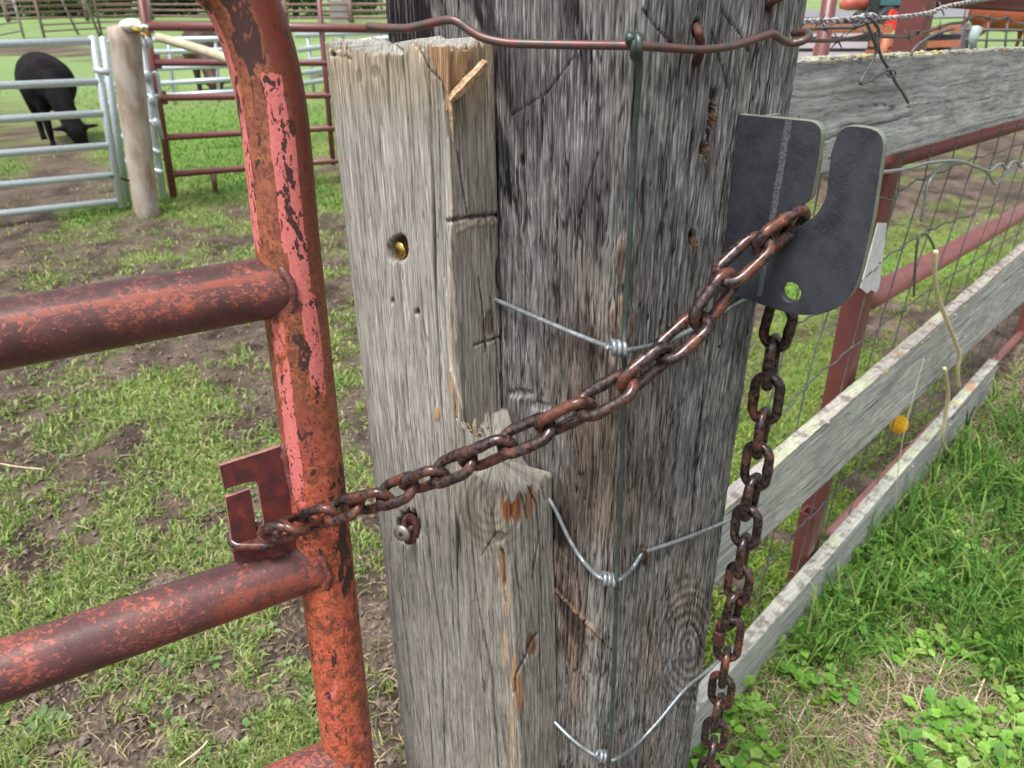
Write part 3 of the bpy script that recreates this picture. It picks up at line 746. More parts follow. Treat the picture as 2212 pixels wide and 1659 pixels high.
def tube_np(name, path, r, parent, mat, n=120, paint=None, nexp=0):
    P = np.array([tuple(p) for p in path]); T = np.gradient(P, axis=0); T /= np.linalg.norm(T, axis=1)[:, None]
    N = np.zeros_like(P); nn = -np.array(gn)
    for i in range(len(P)):
        nn = nn - T[i] * (nn @ T[i]); nn /= np.linalg.norm(nn); N[i] = nn
    B = np.cross(T, N); a = np.linspace(0, 2 * np.pi, n, endpoint=False)
    Q = P[:, None] + (N[:, None] * np.cos(a)[None, :, None] + B[:, None] * np.sin(a)[None, :, None]) * r
    L = np.concatenate([[0], np.cumsum(np.linalg.norm(np.diff(P, axis=0), axis=1))])
    u, v, _ = project(Q); cu, cv, cdp = project(P)
    tu = np.gradient(cu); tv = np.gradient(cv); ln = np.hypot(tu, tv) + 1e-6
    q = ((u - cu[:, None]) * (tv / ln)[:, None] - (v - cv[:, None]) * (tu / ln)[:, None]) / (r * FPX / cdp)[:, None]   # + = right side when heading down
    col = np.zeros(Q.shape)
    if paint: paint(col, q, u, v, np.broadcast_to(cv[:, None], q.shape), np.broadcast_to(cu[:, None], q.shape))
    m = len(P); idx = np.arange(m * n).reshape(m, n); A = idx[:-1]; Bq = idx[1:]
    F = np.stack([A, np.roll(A, -1, 1), np.roll(Bq, -1, 1), Bq], -1).reshape(-1, 4)
    uvs = np.stack([np.broadcast_to(a / 6.283, (m, n)), np.broadcast_to(L[:, None], (m, n))], -1).reshape(-1, 2)
    return mesh_np(name, Q.reshape(-1, 3), F, mat, parent, uv=uvs, col=col.reshape(-1, 3))
def dens(path, st=.003):
    out = [path[0]]
    for a, b in zip(path[:-1], path[1:]):
        k = max(1, int((b - a).length / st)); out += [a + (b - a) * (j / k) for j in range(1, k + 1)]
    return out
def bandm(q, a, b, s=.10): return sst(a - s, a + s * .2, q) * sst(b + s, b - s * .2, q)
def paint_up(col, q, u, v, cv, cu):
    st = bandm(q, *(-.12, .40)) * sst(150, 172, v) * sst(440, 400, cv)
    st = np.maximum(st, bandm(q, -.16, .52) * sst(200, 300, cv) * sst(560, 500, cv))
    st = np.maximum(st, bandm(q, .0, .56) * sst(470, 520, cv) * sst(700, 600, cv) * .95)
    st = np.maximum(st, bandm(q, .22, .68) * sst(590, 640, cv) * sst(960, 760, cv) * .9)
    st = np.maximum(st, bandm(q, -.85, -.45) * sst(640, 690, cv) * sst(1200, 1000, cv) * .74)
    st = np.maximum(st, bandm(q, -1.1, -.87, .05) * sst(620, 450, cv) * .9)
    st = np.maximum(st, .36 * sst(1150, 1300, cv) * bandm(q, -1, .7, .4))
    col[..., 0] = st
    col[..., 1] = np.maximum(bandm(q, -.45, .05, .2) * sst(260, 120, cv), bandm(q, .45, .95, .15) * sst(960, 1050, cv) * sst(1300, 1200, cv)) + .45 * st * sst(900, 500, cv)
    col[..., 1] = np.maximum(col[..., 1], bandm(q, -.1, .2, .15) * sst(700, 740, v) * sst(830, 790, v))
    col[..., 2] = np.maximum(sst(.38, .62, q) * sst(900, 300, cv), sst(.1, .3, q) * sst(330, 100, cv))
tube_np('upright', dens(path), RT, gate, GATE_UP, 130, paint_up)
def rail(px0, px1, ext, paint, name='rail'):
    a, b = gp(*px0), gp(*px1); t_ = (b - a).normalized()
    far = b + t_ * ext
    pa = dens([a, b], .003) + [b + (far - b) * (i / 60) for i in range(1, 61)]
    return tube_np(name, pa, RT * .97, gate, GATE_RAIL, 130, paint)
def paint_r1(col, q, u, v, cv, cu):
    # heading left: q>0 is the upper side
    col[..., 0] = .22 * bandm(q, -.55, .1, .3) - .75 * sst(.25, .7, q); col[..., 1] = bandm(q, -1, -.55, .2) * .8
    col[..., 2] = bandm(q, -.50, -.30, .06)
def paint_r2(col, q, u, v, cv, cu):
    col[..., 0] = -.35 * sst(.3, .8, q) + .3 * sst(300, 0, u) + .35 * bandm(q, .55, .8, .1) + .7 * sst(635, 690, u) - .5 * bandm(u, 560, 620, 40)
    col[..., 1] = bandm(q, -1, -.45, .2) * sst(300, 600, u) * .8
    col[..., 2] = bandm(q, .2, 1, .2) * bandm(u, 480, 640, 30) * .8
def paint_r3(col, q, u, v, cv, cu):
    col[..., 0] = .6
rail((640, 611), (0, 722), 1.35, paint_r1)
rail((712, 1204), (0, 1450), 1.35, paint_r2)
rail((775, 1621), (560, 1722), 1.75, paint_r3)
base_dir = (gp(0, 1450) - gp(690, 1212)).normalized()
for zt in (.62, .40, .20):
    k_ = (GA.z - zt) / (GA.z - GB.z); c0 = GA + dirn * k_
    g = Geo(); g.sweep([c0, c0 + base_dir * 1.9], RT * .97, 24); g.build('rail', GATE_RAIL, gate)
# weld collars where rails meet the upright
for (a, b, c2) in ((592, 619, (0, 722)), (672, 1218, (0, 1450)), (726, 1645, (560, 1722))):
    o_ = gp(a, b); t_ = (gp(*c2) - o_).normalized(); X_, Y_, Z2 = basis(t_)
    g = Geo(); pts = []
    for j in range(48):
        an = 2 * math.pi * j / 48; rr = RT * 1.015 + random.uniform(0, .0012)
        side_ = X_.dot(Vector((0, 0, 1)))
        off_ = -.010 * (math.cos(an) ** 2 if abs(X_.z) < .5 else math.sin(an) ** 2)
        pts.append(o_ + X_ * math.cos(an) * rr + Y_ * math.sin(an) * rr + t_ * (off_ + random.uniform(-.0007, .0007)))
    g.sweep(pts, [.0042 + random.uniform(-.0008, .001) for _ in pts], 8, closed=True); g.build('weld_bead', GATE_RAIL, gate)
# latch bracket: cut plate in the gate plane
def extr(pts, n, th, name, mats, parent, label=None):
    m = len(pts); g = Geo(); F0 = pts; B0 = [p - n * th for p in pts]
    me_ = bpy.data.meshes.new(name)
    import bmesh
    bm = bmesh.new()
    a_ = [bm.verts.new(p) for p in F0]; b_ = [bm.verts.new(p) for p in B0]
    f0 = bm.faces.new(a_); f1 = bm.faces.new(b_[::-1])
    side = [bm.faces.new([a_[i], b_[i], b_[(i + 1) % m], a_[(i + 1) % m]]) for i in range(m)]
    for f in side: f.material_index = 1
    bmesh.ops.recalc_face_normals(bm, faces=bm.faces[:])
    bm.to_mesh(me_); bm.free()
    for q in mats: me_.materials.append(q)
    o = bpy.data.objects.new(name, me_); C.objects.link(o); adopt(o, parent)
    md = o.modifiers.new('bevel', 'BEVEL'); md.width = .0005; md.segments = 2; md.limit_method = 'ANGLE'
    if label: o['label'] = label
    return o
BRK = M('oxidised_red_plate', .5, 0, .5); Pb_ = BRK.coord()
nb = BRK.noise(Pb_, 60, 5, .65, .4); nc = BRK.noise(Pb_, 200, 4, .7)
cb = BRK.mix(BRK.rng(nb, .38, .62), lin(78, 42, 44), lin(108, 50, 46)); cb = BRK.mix(BRK.rng(nb, .62, .72), cb, lin(146, 62, 50)); cb = BRK.mix(BRK.rng(nc, .62, .7), cb, lin(60, 40, 40))
BRK.bump(nc, .3, .0006); BRK = BRK.out(cb)
BRE = simple('bracket_edge', lin(168, 120, 112), .5, 0, .3, 200)
br_px = [(474, 1007), (520, 992), (565, 978), (612, 962), (650, 960), (700, 1190), (690, 1215), (506, 1215), (497, 1140), (487, 1075), (515, 1065), (540, 1056), (552, 1128), (556, 1160), (571, 1160), (570, 1124), (562, 1080), (558, 1050), (553, 1041), (541, 1041), (515, 1048), (485, 1058), (480, 1035)]
extr([gp(a, b, .004) for a, b in br_px], gn, .0065, 'latch_bracket', (BRK, BRE), gate, label='dark red slotted steel plate welded between upright and rail')
g = Geo(); g.sweep([gp(a, b, .006) + Vector((random.gauss(0, .0006), 0, random.gauss(0, .0006))) for a, b in [(611 + i * 2.9, 958 + i * 13) for i in range(18)]], [.0045 + random.uniform(-.0012, .0012) for _ in range(18)], 8)
g.sweep([gp(a, b, .004) + Vector((0, random.gauss(0, .0006), random.gauss(0, .0006))) for a, b in [(500 + i * 12, 1186 - i * 3.2) for i in range(13)]], .0045, 8)
g.build('weld_bead', GATE_RAIL, gate)

# ================================================================== STEEL CATCH PLATE
cl = Vector((.18, .6275, 1.411)); cdv = Vector((.74, -.6726, 0)).normalized(); cn = Vector((-cdv.y, cdv.x, 0)) * -1; cn = cn if cn.y < 0 else -cn
def cp(u_, v_, off=0): return PL(u_, v_, cl + cn * off, cn)
def rounded(pts, rad, k=5):
    out = []; n = len(pts)
    for i in range(n):
        p0, p1, p2 = (Vector((*pts[j % n], 0)) for j in (i - 1, i, i + 1)); r = rad[i]
        if r == 0: out.append((p1.x, p1.y)); continue
        a = p1 + (p0 - p1).normalized() * min(r, (p0 - p1).length * .48); b = p1 + (p2 - p1).normalized() * min(r, (p2 - p1).length * .48)
        for j in range(k + 1):
            t_ = j / k; q = a * (1 - t_) ** 2 + p1 * 2 * t_ * (1 - t_) + b * t_ * t_; out.append((q.x, q.y))
    return out
pl_px = rounded([(1597, 247), (1778, 264), (1768, 350), (1752, 430), (1640, 512), (1655, 545), (1765, 462), (1784, 428), (1795, 330), (1816, 268), (1914, 281), (1886, 470), (1846, 655), (1740, 690), (1548, 626)],
                [0, 34, 0, 9, 12, 12, 14, 10, 0, 36, 44, 0, 90, 60, 0], 7)
catch = thing('catch_plate', cl, 'dark steel slotted catch plate fixed to the right face of the timber post', 'latch')
cplate = extr([cp(a, b) for a, b in pl_px], cn, .0080, 'slotted_plate', (PLATE, EDGE), catch)
# hole through the plate
hc_, hX = cp(1708, 632), cdv
g = Geo(); g.sweep([hc_ + cn * .02, hc_ - cn * .03], .0086, 28); cut = g.build('hole_cutter', PLATE)
md = cplate.modifiers.new('hole', 'BOOLEAN'); md.object = cut; md.operation = 'DIFFERENCE'; md.solver = 'EXACT'
dg = bpy.context.evaluated_depsgraph_get(); bpy.context.view_layer.update()
newme = bpy.data.meshes.new_from_object(cplate.evaluated_get(bpy.context.evaluated_depsgraph_get()))
cplate.modifiers.clear(); cplate.data = newme; bpy.data.objects.remove(cut)
# bright ground stripe: thin weld-dressed strip on the face
g = Geo(); top_, bot_ = (1704, 258), (1640, 640)
n_ = 60; Vv = []; Ff = []
for i in range(n_ + 1):
    f = i / n_; uu = top_[0] + (bot_[0] - top_[0]) * f; vv = top_[1] + (bot_[1] - top_[1]) * f; wv = 8 * (1 - .35 * f)
    h = .0004 + random.uniform(0, .0004)
    Vv += [cp(uu - wv + random.uniform(-1, 1), vv, .0002), cp(uu, vv, h), cp(uu + wv + random.uniform(-1, 1), vv, .0002)]
for i in range(n_):
    for j in range(2): Ff.append([i * 3 + j, i * 3 + j + 1, (i + 1) * 3 + j + 1, (i + 1) * 3 + j])
g.add(Vv, Ff); g.build('ground_weld', GRIND, catch, label='bright ground weld stripe down the plate')
# rear flange lying on the post face
rn = Vector((d1[1], -d1[0], 0)); fa = Vector((cl.x, cl.y, 0)) + rn * .002
e1 = Vector((d1[0], d1[1], 0)); zt_, zb2 = 1.4065, 1.268
V_ = [fa + e1 * a_ + rn * b_ + Vector((0, 0, z_)) for z_ in (zb2, zt_) for a_, b_ in ((.007, 0), (.046, 0), (.046, .0055), (.007, .0055))]
Geo().add(V_, [[0, 3, 2, 1], [4, 5, 6, 7], [0, 1, 5, 4], [1, 2, 6, 5], [2, 3, 7, 6], [3, 0, 4, 7]]).build('rear_flange', EDGE, catch, smooth=False)

# ================================================================== CHAIN
PW, PP = .0094, .0376
def link_geo(p=PP, w=PW, seed=0, weld=True):
    r = w / 2; ra = 1.22 * w; h = p / 2 + w / 2 - ra; pts = []; rad = []
    def ap(x, y, k=1): pts.append(Vector((x, y, 0))); rad.append(r * k)
    for i in range(7): x = -h + 2 * h * i / 6; ap(x, ra, 1 + (.16 if weld and i == 3 else .05 if weld and i in (2, 4) else 0))
    for i in range(1, 10): a_ = math.pi / 2 - math.pi * i / 10; ap(h + ra * math.cos(a_), ra * math.sin(a_))
    for i in range(7): x = h - 2 * h * i / 6; ap(x, -ra)
    for i in range(1, 10): a_ = -math.pi / 2 - math.pi * i / 10; ap(-h + ra * math.cos(a_), ra * math.sin(a_))
    return Geo().sweep(pts, rad, 14, closed=True, up=(0, 0, 1))
def resample(path, step, start=0, end_clip=0):
    P = [Vector(p) for p in path]; out = []; acc = -start
    for a, b in zip(P[:-1], P[1:]):
        L = (b - a).length; 
        while acc <= L:
            if acc >= 0: out.append((a + (b - a) * (acc / L), (b - a).normalized()))
            acc += step
        acc -= L
    return out
T0 = Vector((-.193, .626, 0)); T1 = Vector((-.035, .548, 0)); T2 = Vector((.080, .528, 0)); T3 = Vector((.2148, .586, 0))
def plan(u_, v_):
    """meet the vertical curtain T0-T1-T2-T3"""
    r = ray(u_, v_); best = None
    segs = [(T0, T1), (T1, T2), (T2, T3)]
    for i, (a, b) in enumerate(segs):
        n = Vector((-(b - a).y, (b - a).x, 0)); t_ = (a - Vector((0, 0, 0))).dot(n) / Vector((r.x, r.y, 0)).dot(n)
        p = CAM + r * t_; k_ = (Vector((p.x, p.y, 0)) - a).dot(b - a) / (b - a).length_squared
        if (k_ >= 0 or i == 0) and (k_ <= 1 or i == 2): best = p; break
    return best if best else p
main_px = [(625, 1137), (660, 1126), (700, 1113), (750, 1097), (800, 1083), (850, 1064), (900, 1043), (950, 1022), (1000, 1001), (1050, 980), (1100, 957), (1150, 935), (1200, 911), (1250, 886), (1300, 860), (1350, 830), (1400, 792), (1450, 750), (1500, 703), (1545, 645), (1578, 592), (1612, 555), (1648, 527), (1688, 500)]
pm = [plan(a, b) for a, b in main_px]
pre = [gp(556, 1158, .012), gp(592, 1154, .036), gp(628, 1140, .058)]
cpath = smooth_path(pre[:2] + [pre[2]] + pm[1:], 6)
chain = thing('rusty_chain', pm[0], 'rusty steel chain looped from the red gate across the post to the catch plate', 'chain')
link_me = [link_geo(weld=True).build('chain_link', CHAIN) for _ in range(1)]
proto = link_me[0]; proto_d = link_geo().build('chain_link', CHAIN_D); proto_d.data.name = 'chain_link_dark'
def put_links(samples, proto, phase, par0=0, roll_jit=6):
    out = []
    for i, (p, t_) in enumerate(samples):
        toC = (CAM - p); N0 = (toC - t_ * toC.dot(t_)).normalized()
        ang = math.radians(phase + 90 * (i + par0) + random.uniform(-roll_jit, roll_jit))
        N = Matrix.Rotation(ang, 3, t_) @ N0; Y_ = N.cross(t_)
        o = proto.copy(); C.objects.link(o); o.parent = chain
        mw = Matrix.Translation(p) @ Matrix((t_, Y_, N)).transposed().to_4x4()
        o.matrix_parent_inverse = Matrix.Translation(-Vector(chain.location)); o.matrix_basis = mw
        out.append(o)
    return out
# even out so a link ends in the slot
tot = sum((b - a).length for a, b in zip(cpath[:-1], cpath[1:])); nl = round(tot / PP); PPm = tot / nl
smp = resample(cpath, PPm * .99999, 0)
if len(smp) <= nl: smp.append((cpath[-1], smp[-1][1]))
print('chain links', nl, PPm)
put_links(smp[:nl + 1], proto, -38, 0)
# hanging run
hang_px = [(1676, 722), (1663, 805), (1652, 882), (1642, 955), (1631, 1030), (1618, 1095), (1609, 1160), (1600, 1228), (1590, 1290), (1577, 1352)]
hy = .634
h0 = Yp(1700, 655, hy - .02)
hp = smooth_path([Yp(1700, 640, hy - .012)] + [Yp(a, b, hy) for a, b in hang_px] + [Yp(1560, 1480, hy), Yp(1543, 1600, hy), Yp(1530, 1700, hy), Yp(1517, 1820, hy)], 5)
hs_ = resample(hp, PP, .004)
ql = None
hs2 = []
for p, t_ in hs_:
    uu, vv, _ = project(np.array(p)); hs2.append((float(uu), float(vv), p, t_))
hl = []
for i, (uu, vv, p, t_) in enumerate(hs2):
    hl.append((p, t_))
def vof(p): return float(project(np.array(p))[1])
cut_i = min(range(len(hl)), key=lambda i: abs(vof(hl[i][0]) - 1395))
put_links(hl[:cut_i], proto_d, 18, 0, 9)
# quick link (screw shackle) in the hanging chain
PQ = .050; pq = hl[cut_i - 1][0] + (hl[cut_i][1]) * (PP / 2 + PQ / 2)
g = link_geo(PQ, .0092, weld=False); q = g.build('quick_link', CHAIN_D); q.parent = chain
tq = hl[cut_i][1]; toC = CAM - pq; N0 = (toC - tq * toC.dot(tq)).normalized(); ang = math.radians(18 + 90 * cut_i)
ang = math.radians(-12)
Nq = Matrix.Rotation(ang, 3, tq) @ N0; Yq = Nq.cross(tq)
q.matrix_parent_inverse = Matrix.Translation(-Vector(chain.location)); q.matrix_basis = Matrix.Translation(pq) @ Matrix((tq, Yq, Nq)).transposed().to_4x4()
ra_ = 1.22 * .0092; g = Geo(); sgn = -1 if Yq.x > 0 else 1
g.sweep([Vector((-.012, ra_ * sgn, 0)), Vector((-.0115, ra_ * sgn, 0)), Vector((.0065, ra_ * sgn, 0)), Vector((.007, ra_ * sgn, 0))], [.0066, .0072, .0072, .0066], 6)
nt = g.build('shackle_nut', RUSTM, None, smooth=False); nt.parent = q
rest = [(pq + tq * (PQ / 2 + PP / 2) + tq * PP * i, tq) for i in range(9)]
put_links(rest, proto_d, 10, 1, 9)
# upper hidden run from the slot down behind the plate
a_ = smp[nl][0]; b_ = hl[0][0]
hid = resample(smooth_path([a_ + Vector((.010, .034, -.018)), a_ + Vector((.012, .042, -.045)), b_ + Vector((-.004, -.006, .06)), b_ + Vector((0, 0, PP))], 6), PP, 0)
put_links(hid, proto_d, 30, 1)
# end link that encircles the bracket prong, lying nearly flat
eo = proto.copy(); eo.data = link_geo(.036, PW, weld=True).build('tmp', CHAIN).data; bpy.data.objects.remove(bpy.data.objects['tmp'])
C.objects.link(eo); eo.parent = chain
pe = gp(549, 1160, .003); te = (gp(620, 1152, .022) - gp(486, 1150, -.002)).normalized(); Ne = Vector((0.05, -.35, .93)); Ne = (Ne - te * Ne.dot(te)).normalized()
eo.matrix_parent_inverse = Matrix.Translation(-Vector(chain.location)); eo.matrix_basis = Matrix.Translation(gp(549, 1158, .004)) @ Matrix((te, Ne.cross(te), Ne)).transposed().to_4x4()
for o_ in list(chain.children):
    if (o_.matrix_basis.translation - eo.matrix_basis.translation).length < .02 and o_ is not eo: bpy.data.objects.remove(o_)
bpy.data.objects.remove(proto); bpy.data.objects.remove(proto_d)

# ================================================================== WIRES ON THE POST
RPt = Vector((R0[0], R0[1], 0)); ln_ = Vector((dn[0], dn[1], 0)); rf_ = Vector((d1[1], -d1[0], 0))
def onL(u_, v_, off=.003): return PL(u_, v_, RPt + ln_ * off, ln_)
def onR(u_, v_, off=.003): return PL(u_, v_, RPt + rf_ * off, rf_)
net = thing('net_wire', (.085, .545, 1.1), 'galvanised net wire stretched around the corner of the timber post', 'wire')
def strand(Lp, cor, Rp, r=.0021):
    pts = [onL(a, b, .0060) for a, b in Lp] + [Yp(a, b, .5385) for a, b in cor] + [onR(a, b, .0035) for a, b in Rp]
    g = Geo(); g.sweep(smooth_path(pts, 8), r, 12); g.build('strand', WIRE, net)
strand([(1040, 634), (1085, 654), (1150, 682), (1220, 712), (1285, 738)], [(1325, 752), (1362, 755)], [(1400, 748), (1450, 733), (1530, 692), (1600, 650), (1650, 632)])
strand([(1160, 1045), (1195, 1092), (1230, 1165), (1262, 1215)], [(1292, 1245), (1318, 1254), (1340, 1250)], [(1365, 1228), (1388, 1196), (1420, 1183), (1500, 1155), (1600, 1112), (1650, 1085)])
strand([(1150, 1500), (1195, 1556), (1240, 1600), (1275, 1625)], [(1305, 1641), (1332, 1638)], [(1370, 1612), (1420, 1560), (1480, 1488), (1530, 1447), (1600, 1385)])
g = Geo(); g.sweep(smooth_path([Yp(a, b, y) for a, b, y in [(1383, 100, .528), (1380, 180, .535), (1370, 300, .541), (1365, 420, .5435), (1358, 560, .5435), (1350, 700, .5425), (1348, 762, .5345), (1349, 800, .541), (1346, 920, .5425), (1340, 1080, .5415), (1334, 1200, .540), (1330, 1262, .533), (1331, 1300, .538), (1326, 1450, .538), (1321, 1560, .537), (1315, 1645, .531), (1312, 1720, .536), (1300, 1850, .536)]], 8), .0021, 12)
g.build('stay_wire', WIRE_G, net)
for (a, b) in ((1337, 752), (1315, 1252), (1306, 1634)):
    g = Geo(); c = Yp(a, b, .5375); pts = []; ax = (Yp(a + 30, b + (3 if b < 1000 else 6), .5375) - c).normalized(); X_, Y_, Z_3 = basis(ax)
    for i in range(3 * 16 + 1):
        an = 2 * math.pi * i / 16; pts.append(c + ax * (-.0062 + .0125 * i / 48) + X_ * math.cos(an) * .0050 + Y_ * math.sin(an) * .0050)
    g.sweep(pts, .0020, 10); g.sweep([pts[0], pts[0] - ax * .0035 + Vector((0, -.004, -.003))], .0021, 10); g.build('wire_knot', WIRE, net)
# thick reddish rod across the top
rod = thing('top_wire', Yp(1380, 95, .53), 'thick reddish brown wire bent across the top of the post', 'wire')
rp = [(795, 57, .585), (830, 60, .578), (880, 61, .568), (930, 50, .560), (968, 43, .554), (990, 48, .551), (1015, 66, .548), (1045, 82, .545), (1090, 92, .541), (1150, 95, .536), (1250, 97, .531), (1330, 98, .528), (1380, 99, .527), (1440, 103, .537), (1505, 107, .556), (1560, 103, .574), (1610, 92, .590), (1655, 76, .604), (1672, 74, .609), (1690, 86, .612), (1710, 93, .614), (1735, 88, .612), (1748, 76, .617), (1740, 70, .63), (1715, 72, .65)]
g = Geo(); g.sweep(smooth_path([Yp(a, b, y) for a, b, y in rp], 7), .0028, 14); g.build('rod', WIRE_R, rod)
g = Geo(); c = Yp(1377, 99, .527); pts = []
for i in range(33): an = 2 * math.pi * i / 16 + 1; pts.append(c + Vector((-.0042 + .0065 * i / 32, math.cos(an) * .0058, math.sin(an) * .0062)))
g.sweep(pts, .0024, 10); g.sweep([c + Vector((-.004, -.004, .005)), c + Vector((-.0075, -.0055, .0045))], .0032, 10); g.build('wire_knot', WIRE_G, rod)
for (u0, v0, u1, v1, nm) in ((1505, 58, 1507, 133, 'rusty staple holding the thick top wire to the post'), (1387, 1180, 1392, 1218, 'small staple over the middle strand low on the post')):
    big = v0 < 100
    a, b = onR(u0, v0, -.004), onR(u1, v1, -.002); off = .018 if big else .012
    m1, m2 = onR(u0 + 3, v0 + 6, off), onR(u1 + 4, v1 - 12, off * .9)
    g = Geo(); g.sweep(smooth_path([a, m1, (m1 + m2) / 2 + rf_ * .0015, m2, b], 6), .0031 if big else .0022, 10)
    tag(g.build('fence_staple', RUSTM), nm, 'staple', 'staples driven into the post')
g = Geo(); g.sweep(smooth_path([onR(1660, 22, -.003), onR(1668, 4, .006), onR(1690, -8, .012), onR(1712, -14, .006)], 6), .0028, 10)
tag(g.build('fence_staple', RUSTM), 'rusty nail stub at the very top right of the post', 'staple', 'staples driven into the post')

# ================================================================== BOARD FENCE ON THE RIGHT
FP = Vector((.434, 1.15, 0)); fdir = Vector((.69, .7236, 0)).normalized(); fnm = Vector((.7236, -.69, 0)).normalized()
def fp(u_, v_, off=0): return PL(u_, v_, FP + fnm * off, fnm)
def fence_board(name, label, T, B, e0, e1_, th, seed, pal, topcol, wave=.004, feats=()):
    """T, B: two pixels on the front top / bottom edge; extended by e0 / e1 metres"""
    t0, t1, b0, b1 = fp(*T[0]), fp(*T[1]), fp(*B[0]), fp(*B[1])
    # parametrise along fdir distance
    def at(p, q, s): sp, sq = (p - FP).dot(fdir), (q - FP).dot(fdir); return p + (q - p) * ((s - sp) / (sq - sp))
    s0 = (t0 - FP).dot(fdir) - e0; s1 = (t1 - FP).dot(fdir) + e1_
    ns = int((s1 - s0) / .003); S1 = np.linspace(s0, s1, ns)
    h = (at(t0, t1, (s0 + s1) / 2) - at(b0, b1, (s0 + s1) / 2)).z
    # cross section ring: front bottom -> front top -> back top -> back bottom
    cs = [(0.0, h * i / 60) for i in range(60)] + [(-th * i / 14, h) for i in range(14)] + [(-th, h * (1 - i / 12)) for i in range(12)] + [(-th * (1 - i / 4), 0) for i in range(4)]
    cs = np.array(cs); nc = len(cs)
    A = np.array([tuple(at(b0, b1, s)) for s in (s0, s1)]); TT = np.array([tuple(at(t0, t1, s)) for s in (s0, s1)])
    f = ((S1 - s0) / (s1 - s0))[:, None]; bot = A[0] * (1 - f) + A[1] * f; top = TT[0] * (1 - f) + TT[1] * f
    k = (cs[:, 1] / h)[None, :, None]
    P = bot[:, None] * (1 - k) + top[:, None] * k + np.array(fnm)[None, None] * cs[:, 0][None, :, None]
    arc = np.concatenate([[0], np.cumsum(np.linalg.norm(np.diff(cs, axis=0), axis=1))])
    A_, L_ = np.meshgrid(arc, S1, indexing='xy')
    wv = .012 * (fbm(L_ * 7, A_ * 12, seed + 70, 2) - .5)
    t, cr, disp, ws = wood_field(A_ + wv, L_, seed, amp=.0009, crack=.0018, fs=220, fz=7, cs=55, cz=1.2, und=.004)
    dk, md, lt = (np.array(lin(*c)) for c in pal)
    col = lerp(dk, md, sst(0, .45, t)[..., None]); col = lerp(col, lt, sst(.45, 1, t)[..., None])
    col = lerp(col, np.array(lin(50, 46, 44)), (cr * .7)[..., None])
    pt = fbm(L_ * 9, A_ * 20, seed + 90, 3); col = lerp(col, col * .78, (sst(.5, .7, pt) * .7)[..., None])
    istop = ((arc >= h - .004) & (arc <= h + th + .004))[None, :] * np.ones_like(A_)
    n1 = fbm(L_ * 26, A_ * 40, seed + 91, 3); n2 = fbm(L_ * 60, A_ * 60, seed + 92, 3); n3 = fbm(L_ * 8, A_ * 10, seed + 93, 2)
    tc = lerp(np.array(lin(*topcol)), np.array(lin(150, 144, 134)), sst(.5, .66, n2)[..., None])
    tc = lerp(tc, np.array(lin(196, 200, 172)), (sst(.58, .66, n3) * sst(.4, .5, n1))[..., None])
    tc = lerp(tc, np.array(lin(206, 168, 50)), (sst(.86, .90, fbm(L_ * 22, A_ * 22, seed + 94, 2)) * .9)[..., None])
    tc = lerp(tc, np.array(lin(206, 150, 104)), (sst(.76, .84, fbm(L_ * 17, A_ * 17, seed + 95, 2)) * .6)[..., None])
    col = lerp(col, tc, istop[..., None])
    up_ = istop * (.0035 * (n2 - .5) + .004 * (n1 - .5)) + wave * (fbm(L_ * 5, L_ * 0, seed + 96, 3) - .5)
    nrm = np.array(fnm)
    P += nrm * (disp * (cs[:, 0] == 0))[..., None]; P[..., 2] += up_
    V = P.reshape(-1, 3); idx = np.arange(len(V)).reshape(ns, nc)
    Fq = np.stack([idx[:-1], np.roll(idx, -1, 1)[:-1], np.roll(idx, -1, 1)[1:], idx[1:]], -1).reshape(-1, 4)
    Fq = np.concatenate([Fq, [[idx[0, 0], idx[0, 60], idx[0, 74], idx[0, 86]], [idx[-1, 0], idx[-1, 86], idx[-1, 74], idx[-1, 60]]]])
    o = mesh_np(name, V, Fq[:, ::-1], WOOD_FENCE, uv=np.stack([A_ + wv, L_], -1).reshape(-1, 2), col=col.reshape(-1, 3))
    return tag(o, label, 'fence board', 'weathered fence boards')
PALF = ((150, 150, 147), (184, 184, 180), (212, 212, 208))
fb1 = fence_board('fence_board', 'wide grey top fence board running right from the timber post', [(1745, 130), (2212, 104)], [(1880, 347), (2212, 255)], .30, 1.6, .028, 700, ((138, 139, 138), (174, 175, 173), (206, 207, 204)), (190, 184, 172))
fb2 = fence_board('fence_board', 'middle fence board with orange and yellow lichen along its top edge', [(1764, 930), (2038, 692)], [(1717, 1103), (2211, 652)], .45, 1.4, .030, 740, PALF, (196, 188, 180))
fb3 = fence_board('fence_board', 'lowest fence board with pale green lichen patches ending at the far post', [(1690, 1322), (2042, 914)], [(1592, 1558), (1964, 1114)], .45, .64, .034, 780, PALF, (186, 186, 176))
